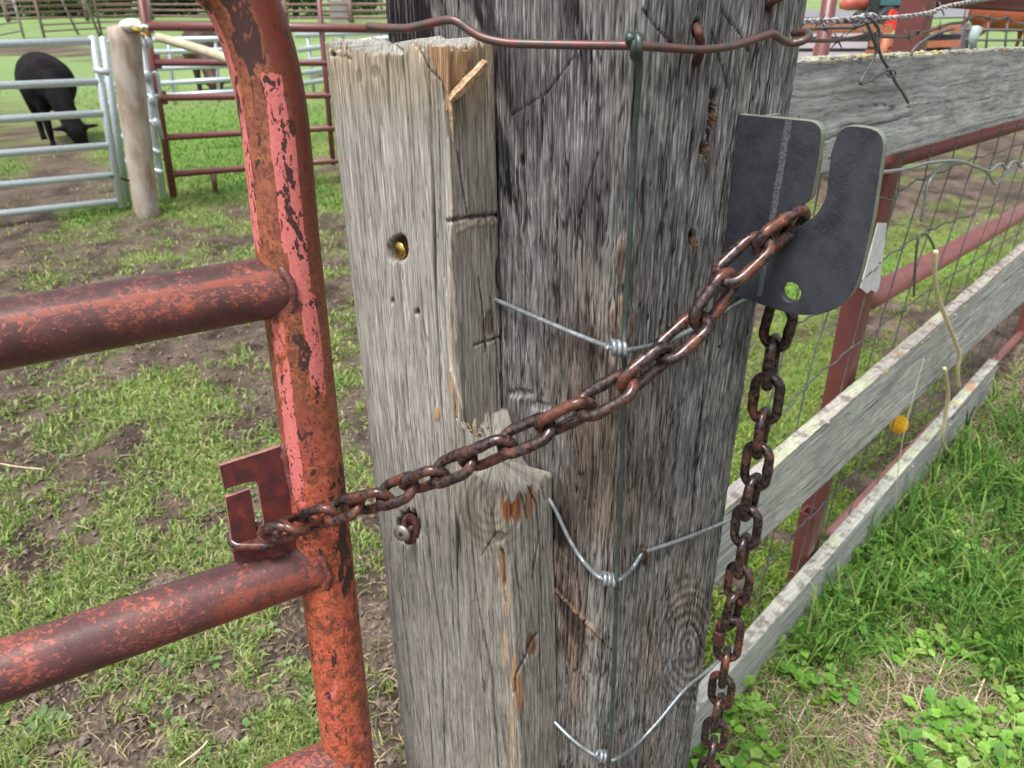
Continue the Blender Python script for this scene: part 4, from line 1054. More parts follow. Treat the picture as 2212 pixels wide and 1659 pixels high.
# lichen crust clumps along the top edges
for ob, T, seed_, nn_ in ((fb1, [(1760, 128), (2212, 103)], 3, 170), (fb2, [(1700, 985), (2212, 555)], 4, 70), (fb3, [(1640, 1380), (2180, 770)], 5, 60)):
    g = Geo(); random.seed(seed_)
    for i in range(nn_):
        f = random.random(); uu = T[0][0] + (T[1][0] - T[0][0]) * f; vv = T[0][1] + (T[1][1] - T[0][1]) * f
        p = fp(uu, vv) - fnm * random.uniform(.0, .026) + Vector((0, 0, random.uniform(-.002, .001))); r = random.uniform(.0018, .0055)
        g.ball(p, (r * 1.5, r * 1.4, r * .6), 6, 4, jit=.35)
    tag(g.build('lichen', LICHEN, ob, smooth=True), kind='stuff')
    g = Geo()
    for i in range(5):
        f = random.random(); uu = T[0][0] + (T[1][0] - T[0][0]) * f; vv = T[0][1] + (T[1][1] - T[0][1]) * f
        for j in range(6):
            p = fp(uu, vv) - fnm * random.uniform(.0, .022) + fdir * random.gauss(0, .006); r = random.uniform(.0015, .004); g.ball(p, (r * 1.5, r * 1.4, r * .5), 6, 4, jit=.3)
    tag(g.build('yellow_lichen', LICHEN_Y, ob), kind='stuff')
# far wooden post of the fence
pf = fp(2196, 870, -.07)
g = Geo(); g.sweep([(pf.x, pf.y, -.1), (pf.x, pf.y, .3), (pf.x + .005, pf.y, .8), (pf.x, pf.y, 1.2)], [.052, .05, .047, .045], 16)
tag(g.build('fence_post', simple('dark_post_wood', lin(96, 88, 82), .9, 0, .35, 60, .6, col2=lin(60, 54, 50), stretch=(1, 1, .12))), 'dark wooden fence post at the far end of the lowest board', 'post')

# ---- maroon pipe frame carrying the boards
fr = thing('pipe_fence', G(1770, 1350), 'maroon steel pipe frame standing behind the weathered fence boards', 'fence')
mp = fp(1968, 60, -.075); mpx = fp(1818, 830, -.075); mx, my = (mp.x + mpx.x) / 2, (mp.y + mpx.y) / 2
def sq_post(cx, cy, z0, z1, h, name='square_post'):
    g = Geo(); P_ = []; 
    for z_ in (z0, z1):
        for k_ in range(16):
            a_ = 2 * math.pi * k_ / 16; c_, s_ = math.cos(a_), math.sin(a_); m_ = h / max(abs(c_), abs(s_)); m_ = min(m_, h * 1.32)
            P_.append(Vector((cx, cy, z_)) + fdir * c_ * m_ + fnm * s_ * m_)
    g.add(P_, [[i, (i + 1) % 16, (i + 1) % 16 + 16, i + 16] for i in range(16)] + [list(range(15, -1, -1)), list(range(16, 32))])
    return g.build(name, MAROON, fr, smooth=False)
sq_post(mx, my, -.1, 2.1, .026)
sq_post(mx + fdir.x * 2.4, my + fdir.y * 2.4, -.1, 2.1, .026)
def frail(px0, px1, r, off, mat=MAROON_P, ext=1.6, e0=0):
    a, b = fp(*px0, off), fp(*px1, off); t_ = (b - a).normalized()
    g = Geo(); g.sweep([a - t_ * e0, b + t_ * ext], r, 20); return g.build('pipe_rail', mat, fr)
frail((2010, -22), (2212, -2), .030, -.08, MAROON)
frail((1885, 355), (2212, 266), .020, -.075, MAROON, 1.6, .1)
frail((1880, 642), (2212, 456), .028, -.075)
frail((1830, 1118), (2110, 822), .018, -.075, MAROON_P, 1.4, .12)
# socket bracket low on the post
for k_, (a, b) in enumerate(((1752, 1105), (1775, 1087))):
    c = fp(a, b, -.05); g = Geo(); w2, t2 = .017, .003
    for sx, sy, hx, hy_ in ((-w2, 0, t2, w2 + t2), (w2, 0, t2, w2 + t2), (0, -w2, w2 - t2, t2), (0, w2, w2 - t2, t2)):
        g.box(c + fdir * sx + fnm * sy + Vector((0, 0, -.06)), fdir * hx, fnm * hy_, Vector((0, 0, .06)))
    if k_ == 0: g.build('socket_tube', MAROON, fr, smooth=False)
# white tag on the post
g = Geo(); slab([fp(a, b, -.035) for a, b in ((1898, 482), (1916, 482), (1900, 618), (1893, 632), (1882, 626), (1874, 634), (1860, 622))], fnm, .003, g)
g.build('white_tag', WHITE, fr, smooth=False, label='worn white painted tag on the square post')

# ---- woven wire netting behind the boards
wn_ = thing('woven_netting', fp(1800, 900, -.035), 'sagging woven wire netting strung behind the fence boards', 'wire netting')
OFF = -.036
strands = [[(1690, 352), (1820, 362), (1912, 432), (1968, 396), (2030, 372), (2107, 342), (2166, 325), (2240, 296)],
           [(1700, 700), (1780, 672), (1880, 590), (1910, 559), (1984, 511), (2038, 484), (2100, 462), (2184, 420), (2250, 380)],
           [(1600, 1015), (1650, 935), (1693, 892), (1754, 821), (1866, 733), (1990, 640), (2110, 560), (2250, 470)],
           [(1570, 1330), (1632, 1253), (1717, 1148), (1764, 1106), (1832, 1034), (1920, 947), (2040, 830), (2200, 690)],
           [(1540, 1600), (1588, 1541), (1660, 1460), (1727, 1392), (1771, 1355), (1903, 1219), (2040, 1060), (2180, 900)]]
SP = []
for st in strands:
    pts = smooth_path([fp(a, b, OFF) for a, b in st], 8)
    for i in range(1, len(pts) - 1): pts[i] = pts[i] + Vector((0, 0, .0035 * math.sin(i * 1.3))) + fnm * .002 * math.sin(i * 2.1)
    g = Geo(); g.sweep(pts, .0020, 6, cap=False); g.build('strand', WIRE_D, wn_); SP.append(pts)
def at_s(pts, s):
    for a, b in zip(pts[:-1], pts[1:]):
        sa, sb = (a - FP).dot(fdir), (b - FP).dot(fdir)
        if sa <= s <= sb: return a + (b - a) * ((s - sa) / (sb - sa + 1e-9))
    return None
random.seed(21)
for k_ in range(-5, 14):
    s = k_ * .185 + random.uniform(-.02, .02); prev = None; g = Geo(); ok = False
    col_pts = []
    for j, pts in enumerate(SP):
        p = at_s(pts, s - .045 * j + random.uniform(-.012, .012))
        if p is None: continue
        col_pts.append(p)
    if len(col_pts) < 2: continue
    top_p = col_pts[0] + Vector((0, 0, .16)) - fdir * .02
    col_pts = [top_p] + col_pts
    full = []
    for a, b in zip(col_pts[:-1], col_pts[1:]): full += [a, (a + b) / 2 + fdir * random.uniform(-.008, .008)]
    full.append(col_pts[-1])
    g.sweep(full, .0016, 6, cap=False)
    for p in col_pts[1:]: g.ball(p, .0046, 6, 5)
    g.build('stay_wire', WIRE_D, wn_)
# curled loose tie wire
tie = smooth_path([fp(a, b, .02) for a, b in ((1880, 372), (1915, 371), (1960, 364), (2000, 353), (2040, 348), (2075, 349), (2110, 361), (2138, 370), (2152, 358), (2165, 354), (2174, 366), (2184, 352), (2198, 349), (2206, 362), (2216, 346), (2232, 342), (2246, 356))], 6)
g = Geo(); g.sweep(tie, .0036, 8)
g.sweep(smooth_path([fp(a, b, .018) for a, b in ((2112, 360), (2135, 375), (2148, 398), (2160, 390), (2185, 368), (2225, 345))], 6), .0032, 8)
g.sweep(smooth_path([fp(a, b, .018) for a, b in ((2065, 352), (2030, 362), (2008, 390), (1998, 430), (1990, 478))], 6), .0034, 8)
tag(g.build('tie_wire', WIRE), 'curly galvanised tie wire below the top fence board', 'wire')
# hanging dark wire that carries the cream cord
g = Geo(); g.sweep(smooth_path([fp(a, b, .012) for a, b in ((1974, 640), (1978, 560), (1985, 512), (2000, 506), (2012, 522), (2021, 546))], 6), .0026, 8)
tag(g.build('hook_wire', WIRE_D), 'short hooked wire from which the cream cord hangs', 'wire')
g = Geo(); g.sweep(smooth_path([fp(a, b, .020) for a, b in ((2021, 542), (2019, 590), (2026, 640), (2044, 690), (2062, 735), (2072, 765), (2068, 800), (2072, 835))], 6), [.0062] * 43, 8, flat=.8)
tag(g.build('cream_cord', CORD), 'upper length of flat cream cord hanging before the middle board', 'cord')
g = Geo(); g.sweep(smooth_path([fp(a, b, .024) for a, b in ((2040, 795), (2048, 850), (2042, 900), (2036, 950), (2052, 985), (2075, 1030), (2080, 1065), (2066, 1110), (2042, 1155), (2022, 1205))], 6), .0062, 8, flat=.8)
tag(g.build('cream_cord', CORD), 'lower length of flat cream cord crossing the lowest board into the grass', 'cord')
g = Geo(); g.sweep(smooth_path([fp(a, b, .03) for a, b in ((1996, 775), (1975, 850), (1950, 950), (1936, 1060), (1932, 1180))], 6), [.0007 + .0005 * (i / 24) for i in range(25)], 6)
tag(g.build('dry_stalk', CORD), 'thin dry grass stalk rising in front of the lowest board', 'grass stalk')
# yellow insulator
yc = fp(1942, 917, -.03); g = Geo()
for i in range(7): g.ball(yc + fdir * (i - 3) * .0062, (.0042, (.027 if i % 2 else .019) - abs(i - 3) * .002, (.028 if i % 2 else .02) - abs(i - 3) * .002), 14, 8, X=tuple(fdir), Y=tuple(fnm))
g.ball(yc + Vector((-.008, 0, -.010)), (.006, .008, .009), 8, 6)
tag(g.build('wire_insulator', YELLOW), 'bright yellow plastic insulator between middle and lowest boards', 'insulator')

# ---- barbed wires above the top board
def barbed(px, off, label, mat, twist=True, spacing=7, r=.0014):
    pts = smooth_path([fp(a, b, off) for a, b in px], 14); o = thing('barbed_wire', pts[0], label, 'barbed wire', 'barbed wires above the top board')
    g = Geo(); dpts = dens(pts, .0022)
    if twist:
        for ph in (0, math.pi):
            q = []
            for i, p in enumerate(dpts):
                an = i * .36 + ph; q.append(p + Vector((0, 0, math.cos(an) * .0024)) + fnm * math.sin(an) * .0024)
            g.sweep(q, r * 1.45, 6)
    else: g.sweep(pts, r * 1.6, 8)
    g.build('strand', mat, o)
    for i in range(5, len(pts) - 3, spacing):
        g = Geo(); p = pts[i]; t_ = (pts[i + 1] - p).normalized()
        for sg in (-1, 1):
            dv = (Vector((0, 0, 1)) * random.uniform(-1, 1) + fnm * random.uniform(-.6, .6) + t_ * .3 * sg).normalized()
            g.sweep([p - dv * .014, p - dv * .003, p + dv * .004, p + dv * .015], [.0004, .0013, .0013, .0004], 6)
        pts2 = [p + t_ * (.004 * (k_ / 16 - .5)) + Vector((0, 0, math.cos(k_ * .8) * .003)) + fnm * math.sin(k_ * .8) * .003 for k_ in range(17)]
        g.sweep(pts2, .0011, 6); g.build('barb', WIRE_D, o)
barbed([(1700, 52), (1748, 47), (1800, 45), (1850, 40), (1878, 33), (1905, 40), (1960, 36), (2010, 28), (2040, 16), (2100, 4), (2200, -12)], .01, 'twisted pale barbed wire rising right above the top board', BARB, True, 15)
barbed([(1690, 88), (1752, 88), (1800, 88), (1845, 82), (1870, 75), (1880, 70), (1890, 76), (1930, 80), (1968, 78), (1978, 68), (1986, 72), (2010, 66), (2050, 52), (2078, 48), (2105, 35), (2130, 38), (2155, 43), (2175, 38), (2195, 50), (2230, 52)], .006, 'kinked reddish brown wire strung just above the top board', WIRE_R, False, 26, .0017)
barbed([(1690, 66), (1750, 62), (1800, 60), (1850, 58), (1890, 44), (1915, 42)], .016, 'short dark wire crossing behind the pale barbed wire', WIRE_D, False, 18)
# dangling broken wires over the board
for pts, lb in (([(1876, 36), (1892, 52), (1900, 75), (1897, 100), (1905, 125), (1920, 150), (1935, 178), (1950, 200), (1962, 222)], 'broken wire hanging diagonally down the face of the top board'),
                ([(1870, 45), (1885, 80), (1893, 110), (1880, 140), (1868, 160), (1858, 180), (1875, 176), (1900, 160), (1925, 152)], 'bent wire loop dangling over the top board'),
                ([(2060, 62), (2030, 70), (2000, 85), (1975, 105), (1968, 120)], 'curved grey wire in front of the square maroon post')):
    g = Geo(); g.sweep(smooth_path([fp(a, b, .022) for a, b in pts], 6), .0024, 8)
    if 'diagonally' in lb: g.sweep(smooth_path([fp(a, b, .026) for a, b in ((1918, 150), (1932, 153), (1934, 162), (1922, 166), (1916, 158))], 5), .0015, 6)
    tag(g.build('loose_wire', WIRE_D), lb, 'wire')

# ================================================================== PADDOCK BEHIND, LEFT
def cyl(name, p, q, r, mat, parent, n=12, r2=None):
    g = Geo(); g.sweep([p, q], [r, r2 or r], n); return g.build(name, mat, parent)
# near galvanised gate (same direction as the red gate)
gb = G(264, 456); pg = Vector((gb.x, gb.y - .05, 0)); gdir2 = Vector((.872, .49, 0)).normalized(); gn2 = Vector((.49, -.872, 0))
def q2(u_, v_, off=0): return PL(u_, v_, pg + gn2 * off, gn2)
gv = thing('galvanised_gate', pg, 'nearer galvanised tube gate across the muddy paddock left of the peeled log post', 'gate')
for (v0, v1, u1) in ((95, 88, 203), (185, 176, 215), (258, 244, 226), (332, 314, 238), (400, 378, 248), (462, 434, 257)):
    a, b = q2(u1, v1), q2(0, v0); t_ = (b - a).normalized(); cyl('rail', a, b + t_ * 2.2, .026, GALV, gv, 14)
cyl('upright', q2(200, 78), q2(262, 448), .028, GALV, gv, 14)
cyl('upright', q2(-330, 92, 0), q2(-230, 500, 0), .028, GALV, gv, 14)
cyl('latch_arm', q2(203, 150, .05), q2(236, 158, .08), .022, GALV, gv)
cyl('latch_chain', q2(240, 380, .03), q2(285, 392, -.1), .008, DARKM, gv)
# second galvanised panel turned away behind the log
gv2 = thing('small_gate', G(350, 430), 'narrow galvanised panel with slam latch between the log post and the maroon panel', 'gate')
dpt = lambda u_, v_, y: Yp(u_, v_, y)
cyl('upright', dpt(222, 80, 6.1), dpt(276, 440, 6.1), .026, GALV, gv2)
cyl('upright', dpt(304, 72, 6.05), dpt(353, 428, 6.05), .026, GALV, gv2)
cyl('upright', dpt(322, 170, 6.0), dpt(350, 300, 6.0), .016, GALV, gv2)
for (a, b, c, d_) in ((222, 92, 306, 84), (226, 150, 318, 165), (225, 176, 330, 210), (236, 222, 338, 268), (246, 286, 345, 330), (258, 345, 350, 372)):
    cyl('rail', dpt(a, b, 6.3), dpt(c, d_, 6.0), .019, GALV, gv2)
for (a, b) in ((318, 165), (330, 218), (338, 268), (318, 92)):
    g = Geo(); g.ball(dpt(a, b, 5.98), (.035, .03, .045), 10, 6); g.build('latch_lug', GALV, gv2)
g = Geo(); g.sweep(smooth_path([dpt(330, 160, 5.95), dpt(338, 158, 5.95), dpt(343, 180, 5.95), dpt(346, 205, 5.95), dpt(336, 208, 5.95)], 4), .014, 8); g.build('latch_handle', GALV, gv2)
# peeled log post
g = Geo(); a, b = Yp(266, 60, 5.75), Yp(316, 448, 5.75); pts = [a + (b - a) * (i / 14) + Vector((.003 * math.sin(i * 1.7), 0, 0)) for i in range(15)]
g.sweep(pts + [pts[-1] + Vector((.02, 0, -.2))], [.104, .103, .102, .101, .099, .098, .096, .095, .094, .093, .092, .091, .090, .089, .088, .086], 20)
tag(g.build('log_post', BARKLESS), 'peeled pale log post standing between the two galvanised gates', 'post')
g = Geo(); g.ball(Yp(284, 54, 5.7), (.075, .07, .040), 14, 8, jit=.08)
for i in range(9): g.sweep([Yp(262 + i * 6, 62, 5.72), Yp(270 + i * 6, 58 + random.uniform(-3, 3), 5.65)], .012, 5)
tag(g.build('white_cloth', simple('white_cloth', (.8, .8, .78), .8)), 'white cloth bundled on top of the peeled log post', 'cloth')
g = Geo(); g.sweep(smooth_path([Yp(286, 60, 5.65), Yp(300, 66, 5.6), Yp(312, 66, 5.95), Yp(318, 72, 6.0), Yp(312, 80, 6.0), Yp(305, 74, 5.9)], 5), .011, 8)
tag(g.build('yellow_rope', simple('yellow_rope', lin(196, 160, 50), .7)), 'yellow rope tied from the log post to the maroon panel', 'rope')
# leaning pale pole
g = Geo(); g.sweep([Yp(341, 80, 6.1), Yp(400, 97, 6.0), Yp(455, 114, 5.9), Yp(545, 146, 5.7)], [.030, .033, .034, .034], 14)
tag(g.build('pale_pole', POLEW), 'pale debarked pole sloping across behind the red gate upright', 'pole')
# maroon panel
pm0 = G(378, 428); md_ = Vector((.92, .39, 0)).normalized(); mn_ = Vector((.39, -.92, 0))
def q3(u_, v_, off=0): return PL(u_, v_, Vector((pm0.x, pm0.y, 0)) + mn_ * off, mn_)
mpn = thing('maroon_panel', pm0, 'maroon tube corral panel standing on bright green grass behind the red gate', 'fence panel')
cyl('upright', q3(299, -40), q3(376, 428), .030, MAROON, mpn, 14)
cyl('upright', q3(686, -40), q3(720, 356), .022, MAROON, mpn, 14)
for (a, b, c, d_, r_) in ((315, 56, 825, 62, .034), (335, 135, 828, 136, .026), (343, 211, 828, 204, .026), (358, 297, 828, 270, .026), (368, 377, 828, 338, .026)):
    p, q = q3(a, b), q3(c, d_); t_ = (q - p).normalized(); cyl('rail', p, q + t_ * 1.6, r_, MAROON, mpn, 14)
cyl('leg', q3(460, 372), q3(466, 413), .022, MAROON, mpn)
for (a, b) in ((338, 134), (352, 212)):
    g = Geo(); c = q3(a - 18, b, .0); g.box(c, md_ * .09, mn_ * .012, Vector((0, 0, .05))); g.build('gusset', MAROON, mpn, smooth=False)
# galvanised panels further back
for nm, rails_, (ya, yb) in (('far galvanised panel with four bright rails seen through the maroon panel', [(330, 112, 600, 104), (335, 148, 600, 137), (340, 180, 600, 165), (348, 207, 600, 192), (330, 86, 600, 82)], (8.2, 8.6)),
                             ('far galvanised panel sloping up to the right beyond the red gate upright', [(645, 108, 840, 82), (648, 134, 840, 108), (652, 158, 840, 128), (656, 180, 840, 152), (640, 76, 840, 68)], (8.6, 7.8))):
    po = thing('far_panel', Yp(rails_[0][0], 200, ya), nm, 'fence panel')
    for (a, b, c, d_) in rails_: cyl('rail', Yp(a, b, ya), Yp(c, d_, yb), .026, GALV, po)
    for f in (.12, .5, .9):
        a = rails_[4]; b = rails_[3]; uu = a[0] + (a[2] - a[0]) * f; uu2 = b[0] + (b[2] - b[0]) * f; yy = ya + (yb - ya) * f
        cyl('upright', Yp(uu, a[1] + (a[3] - a[1]) * f, yy), Yp(uu2, b[1] + (b[3] - b[1]) * f + 22, yy), .018, GALV, po)
# far corral fences
def corral(label, posts, ys, hs_, y, nr=5, mat=FARBR, pr=.05, rr=.028, grp='far corral fences'):
    """posts = [(u, v_base)], each base found on the ground; height hs_"""
    B = [G(a, b) for a, b in posts]; o = thing('corral_fence', B[0], label, 'fence', grp)
    for p in B: cyl('post', p + Vector((0, 0, -.05)), p + Vector((0, 0, hs_)), pr, mat, o, 8)
    for p, q in zip(B[:-1], B[1:]):
        for k_ in range(nr):
            z_ = Vector((0, 0, .25 + (hs_ - .35) * k_ / (nr - 1))); cyl('rail', p + z_, q + z_, rr, mat, o, 6)
corral('brown pipe corral fence at the far left coming toward the camera', [(-60, 108), (52, 82)], 0, 1.6, 0, 5, simple('pale_rail', lin(170, 160, 160), .6), .05, .03)
corral('brown corral fence behind the nearer galvanised gate', [(97, 84), (220, 76), (330, 72)], 0, 1.42, 0, 6)
corral('long grey brown corral fence below the trees', [(20, 52), (190, 46), (330, 44), (470, 47), (620, 50), (760, 50), (850, 50)], 0, 1.25, 0, 4, FARBR, .12, .06)
corral('far thin rail fence in front of the tree line', [(60, 36), (330, 34), (600, 34), (840, 34)], 0, 1.1, 0, 3, simple('grey_rail', lin(150, 142, 138), .7), .12, .08)
for (a, b, h_, lb) in ((172, 62, 2.6, 'tall leaning grey pole in the corral behind the galvanised gate'), (125, 56, 1.9, 'short dark pole standing in the far corral')):
    p = G(a + 45, b + 20); g = Geo(); g.sweep([p, p + Vector((-.25, 0, h_ * .5)), p + Vector((-.45, 0, h_))], [.05, .045, .04], 8)
    tag(g.build('grey_pole', simple('grey_pole', lin(126, 116, 116), .8, 0, .3, 3)), lb, 'pole')
for (a, b, s_) in ((596, 47, 1.0), (735, 46, .9)):
    g = Geo(); p = G(a, b); g.box(p + Vector((0, 0, .45)), (.45, 0, 0), (0, .3, 0), (0, 0, .45)); g.box(p + Vector((0, 0, .93)), (.52, 0, 0), (0, .36, 0), (0, 0, .04))
    g.box(p + Vector((0, -.31, .5)), (.3, 0, 0), (0, .02, 0), (0, 0, .28))
    tag(g.build('feed_bunk', simple('grey_plank', lin(150, 144, 148), .8), smooth=False), 'low grey feed box by the far fence, ' + ('just left of the maroon upright' if a < 650 else 'right of the maroon upright'), 'feed box')
# pale blue tank at the left edge
tb = G(-14, 92); g = Geo(); g.sweep([tb + Vector((0, 0, .42)), tb + Vector((0, 0, .48)), tb + Vector((0, 0, 1.3)), tb + Vector((0, 0, 1.34))], [.30, .34, .34, .30], 20)
to = thing('blue_tank', tb, 'pale blue tank on short legs at the left edge beyond the galvanised gate', 'tank')
g.build('tank_body', BLUEW, to)
for sx in (-.2, .2): cyl('leg', tb + Vector((sx, -.1, 0)), tb + Vector((sx, -.1, .45)), .04, DARKM, to)

# ---- cows
def animal(name, mat, label, spine, legs, head, tail, vox=.022, extra=None):
    g = Geo()
    g.sweep(smooth_path([p for p, r in spine], 4), sum([[spine[i][1] + (spine[min(i + 1, len(spine) - 1)][1] - spine[i][1]) * k_ / 4 for k_ in range(4)] for i in range(len(spine) - 1)], []) + [spine[-1][1]], 20)
    for L in legs: g.sweep(smooth_path([p for p, r in L], 3), sum([[L[i][1] + (L[min(i + 1, len(L) - 1)][1] - L[i][1]) * k_ / 3 for k_ in range(3)] for i in range(len(L) - 1)], []) + [L[-1][1]], 12)
    g.sweep(smooth_path([p for p, r in head], 4), sum([[head[i][1] + (head[min(i + 1, len(head) - 1)][1] - head[i][1]) * k_ / 4 for k_ in range(4)] for i in range(len(head) - 1)], []) + [head[-1][1]], 16)
    for b in (extra or []): g.ball(*b)
    o = g.build(name, mat)
    md = o.modifiers.new('r', 'REMESH'); md.mode = 'VOXEL'; md.voxel_size = vox; md.use_smooth_shade = True
    m2 = o.modifiers.new('s', 'SMOOTH'); m2.iterations = 6
    bpy.context.view_layer.update(); me = bpy.data.meshes.new_from_object(o.evaluated_get(bpy.context.evaluated_depsgraph_get())); o.modifiers.clear(); o.data = me
    tag(o, label, 'cow', 'cows grazing in the paddocks'); g = Geo(); g.sweep(smooth_path(tail, 3), .018, 8); g.build('tail', mat, o)
    return o
def cow(pos, ang, L, H, wd, mat, label, graze=True, bend=0.0):
    """pos = ground point under the body centre; ang = heading; L body length, H back height"""
    f = Vector((math.cos(ang), math.sin(ang), 0)); s_ = Vector((-f.y, f.x, 0)); Z3 = Vector((0, 0, 1)); P = lambda a, b, c: pos + f * a + s_ * b + Z3 * c
    k_ = H; r_ = wd / 2
    spine = [(P(-L * .50, 0, k_ * .74), r_ * .62), (P(-L * .40, 0, k_ * .72), r_ * .95), (P(-L * .15, 0, k_ * .67), r_ * 1.12), (P(L * .12, 0, k_ * .64), r_ * 1.16), (P(L * .35, 0, k_ * .66), r_ * 1.0), (P(L * .50, 0, k_ * .68), r_ * .70)]
    legs = []
    for sg in (-1, 1):
        legs.append([(P(-L * .36, sg * r_ * .55, k_ * .62), r_ * .50), (P(-L * .32, sg * r_ * .58, k_ * .42), r_ * .34), (P(-L * .44, sg * r_ * .55, k_ * .26), r_ * .17), (P(-L * .40, sg * r_ * .55, k_ * .06), r_ * .14), (P(-L * .37, sg * r_ * .55, 0), r_ * .19)])
        legs.append([(P(L * .34, sg * r_ * .5, k_ * .60), r_ * .40), (P(L * .36, sg * r_ * .5, k_ * .38), r_ * .24), (P(L * .37, sg * r_ * .5, k_ * .24), r_ * .17), (P(L * .36, sg * r_ * .5, k_ * .06), r_ * .13), (P(L * .39, sg * r_ * .5, 0), r_ * .18)])
    b = bend
    if graze: head = [(P(L * .42, 0, k_ * .70), r_ * .62), (P(L * .64, b * .35, k_ * .52), r_ * .48), (P(L * .78, b * .75, k_ * .30), r_ * .40), (P(L * .84, b * 1.0, k_ * .20), r_ * .42), (P(L * .86, b * 1.25, k_ * .10), r_ * .30), (P(L * .88, b * 1.4, k_ * .05), r_ * .26)]
    else: head = [(P(L * .45, 0, k_ * .74), r_ * .6), (P(L * .66, b, k_ * .84), r_ * .45), (P(L * .80, b, k_ * .86), r_ * .40), (P(L * 1.0, b, k_ * .74), r_ * .28)]
    hb = head[3][0] if graze else head[2][0]
    ears = [(hb + s_ * sg * r_ * .62 + Z3 * .03, (r_ * .14, r_ * .34, r_ * .12), 10, 6, tuple(f), tuple(s_)) for sg in (-1, 1)]
    tail = [P(-L * .52, 0, k_ * .90), P(-L * .60, 0, k_ * .82), P(-L * .60, 0, k_ * .5), P(-L * .58, 0, k_ * .28)]
    return animal('cow', mat, label, spine, legs, head, tail, H * .022, ears)
pc = G(135, 316); cow(Vector((pc.x - .16, pc.y + .30, 0)), math.radians(306), .80, .98, .50, COWB, 'black cow grazing with its head down behind the nearer galvanised gate', True, .08)
pc = G(440, 206); cow(Vector((pc.x, pc.y + .3, 0)), math.radians(290), 1.1, 1.08, .56, COWR, 'dark red cow standing behind the far galvanised panel', True, .1)
pc = G(2150, 112); cow(Vector((pc.x, pc.y, 0)), math.radians(-3), 1.5, 1.22, .62, COWO, 'red brown cow seen side on beyond the top fence board', False, 0)

# ---- beyond the top board, right
def fpost(u_, vt, y, r, mat, label, sq=False):
    t_ = Yp(u_, vt, y); g = Geo(); g.sweep([Vector((t_.x, t_.y, -.05)), Vector((t_.x, t_.y, t_.z))], r, 14); tag(g.build('pipe_post', mat), label, 'post')
fpost(1797, -30, 4.6, .040, MAROON, 'slim maroon pipe post just right of the timber post top')
fpost(2078, 52, 8.5, .085, simple('dark_pipe', lin(84, 74, 80), .6), 'dark square post left of the red brown cow')
sl_ = thing('slatted_cart', G(1800, 150), 'pale slatted cart side with orange frame beyond the top board', 'cart')
for (v_, mat) in ((62, ORANGE), (72, SLAT), (97, SLAT), (119, SLAT)):
    g = Geo(); a, b = Yp(1700, v_, 6.4), Yp(1872 if v_ > 62 else 1926, v_, 6.4); c = (a + b) / 2; g.box(c, (b - a) / 2, (0, .02, 0), (0, 0, .022 if mat is SLAT else .03)); g.build('slat', mat, sl_, smooth=False)
for (a0, a1, v_) in ((1880, 1926, 92), (1870, 1926, 116)):
    g = Geo(); a, b = Yp(a0, v_, 6.3), Yp(a1, v_, 6.3); g.box((a + b) / 2, (b - a) / 2, (0, .02, 0), (0, 0, .026)); g.build('orange_rail', ORANGE, sl_, smooth=False)
cyl('orange_leg', Yp(1916, 82, 6.25), Yp(1895, 150, 6.25), .03, ORANGE, sl_); cyl('orange_leg', Yp(1766, 100, 6.25), Yp(1760, 150, 6.25), .03, ORANGE, sl_)
g = Geo(); a, b = Yp(1700, 84, 6.9), Yp(1870, 84, 6.9); g.box((a + b) / 2 + Vector((0, 0, -.05)), (b - a) / 2, (0, .3, 0), (0, 0, .20)); g.build('cart_body', DARKM, sl_, smooth=False)
g = Geo(); a = Yp(1902, 104, 6.7); g.box(a, (.09, 0, 0), (0, .1, 0), (0, 0, .10)); g.build('red_crate', simple('dark_red_box', lin(120, 20, 36), .6), sl_, smooth=False)
rk = thing('orange_rack', G(2000, 150), 'low rack with two orange rails right of the square maroon post', 'rack')
for v_ in (62, 93):
    g = Geo(); a, b = Yp(1975, v_ + 4, 7.2), Yp(2072, v_, 7.2); g.box((a + b) / 2, (b - a) / 2, (0, .02, 0), (0, 0, .026)); g.build('orange_rail', ORANGE, rk, smooth=False)
for (uu, v0_, v1_) in ((1990, 56, 130), (2034, 54, 130)): cyl('rack_post', Yp(uu, v0_, 7.3), Yp(uu - 4, v1_, 7.3), .02, DARKM, rk)
g = Geo(); a, b = Yp(1970, 82, 7.3), Yp(2072, 82, 7.3); g.box((a + b) / 2, (b - a) / 2, (0, .02, 0), (0, 0, .03)); g.box((a + b) / 2 + Vector((0, .2, -.2)), (b - a) / 2, (0, .1, 0), (0, 0, .12)); g.build('rack_body', DARKM, rk, smooth=False)
# tractor-like vehicle: faded red bonnet, dark chassis, teal panel, red triangle
vh = thing('parked_tractor', G(1870, 75), 'faded red and teal tractor parked on the far road', 'tractor')
P0_ = G(1860, 62); yv = P0_.y
def vx(u_, v_): return Yp(u_, v_, yv)
g = Geo(); g.sweep([vx(1815, 12), vx(1830, 9), vx(1848, 3), vx(1872, 1), vx(1880, 2)], [.12, .22, .30, .30, .22], 14); g.build('bonnet', SALMON, vh)
g = Geo(); a, b = vx(1866, 20), vx(1932, 20); g.box((a + b) / 2, (b - a) / 2, (0, .5, 0), (0, 0, .42)); g.build('chassis', DARKM, vh, smooth=False)
g = Geo(); a, b = vx(1888, 0), vx(1934, 0); g.box((a + b) / 2, (b - a) / 2, (0, .62, 0), (0, 0, .16)); g.build('side_panel', TEAL, vh, smooth=False)
for uu in (1842, 1900, 1930):
    g = Geo(); c = vx(uu, 36); g.sweep([c + Vector((0, -.75, 0)), c + Vector((0, -.5, 0))], .36 if uu > 1850 else .22, 20); w_ = g.build('wheel', simple('tyre_rubber', (.03, .03, .03), .9), vh)
    g = Geo(); g.sweep([c + Vector((0, -.78, 0)), c + Vector((0, -.7, 0))], .16, 14); g.build('rim', DARKM, w_)
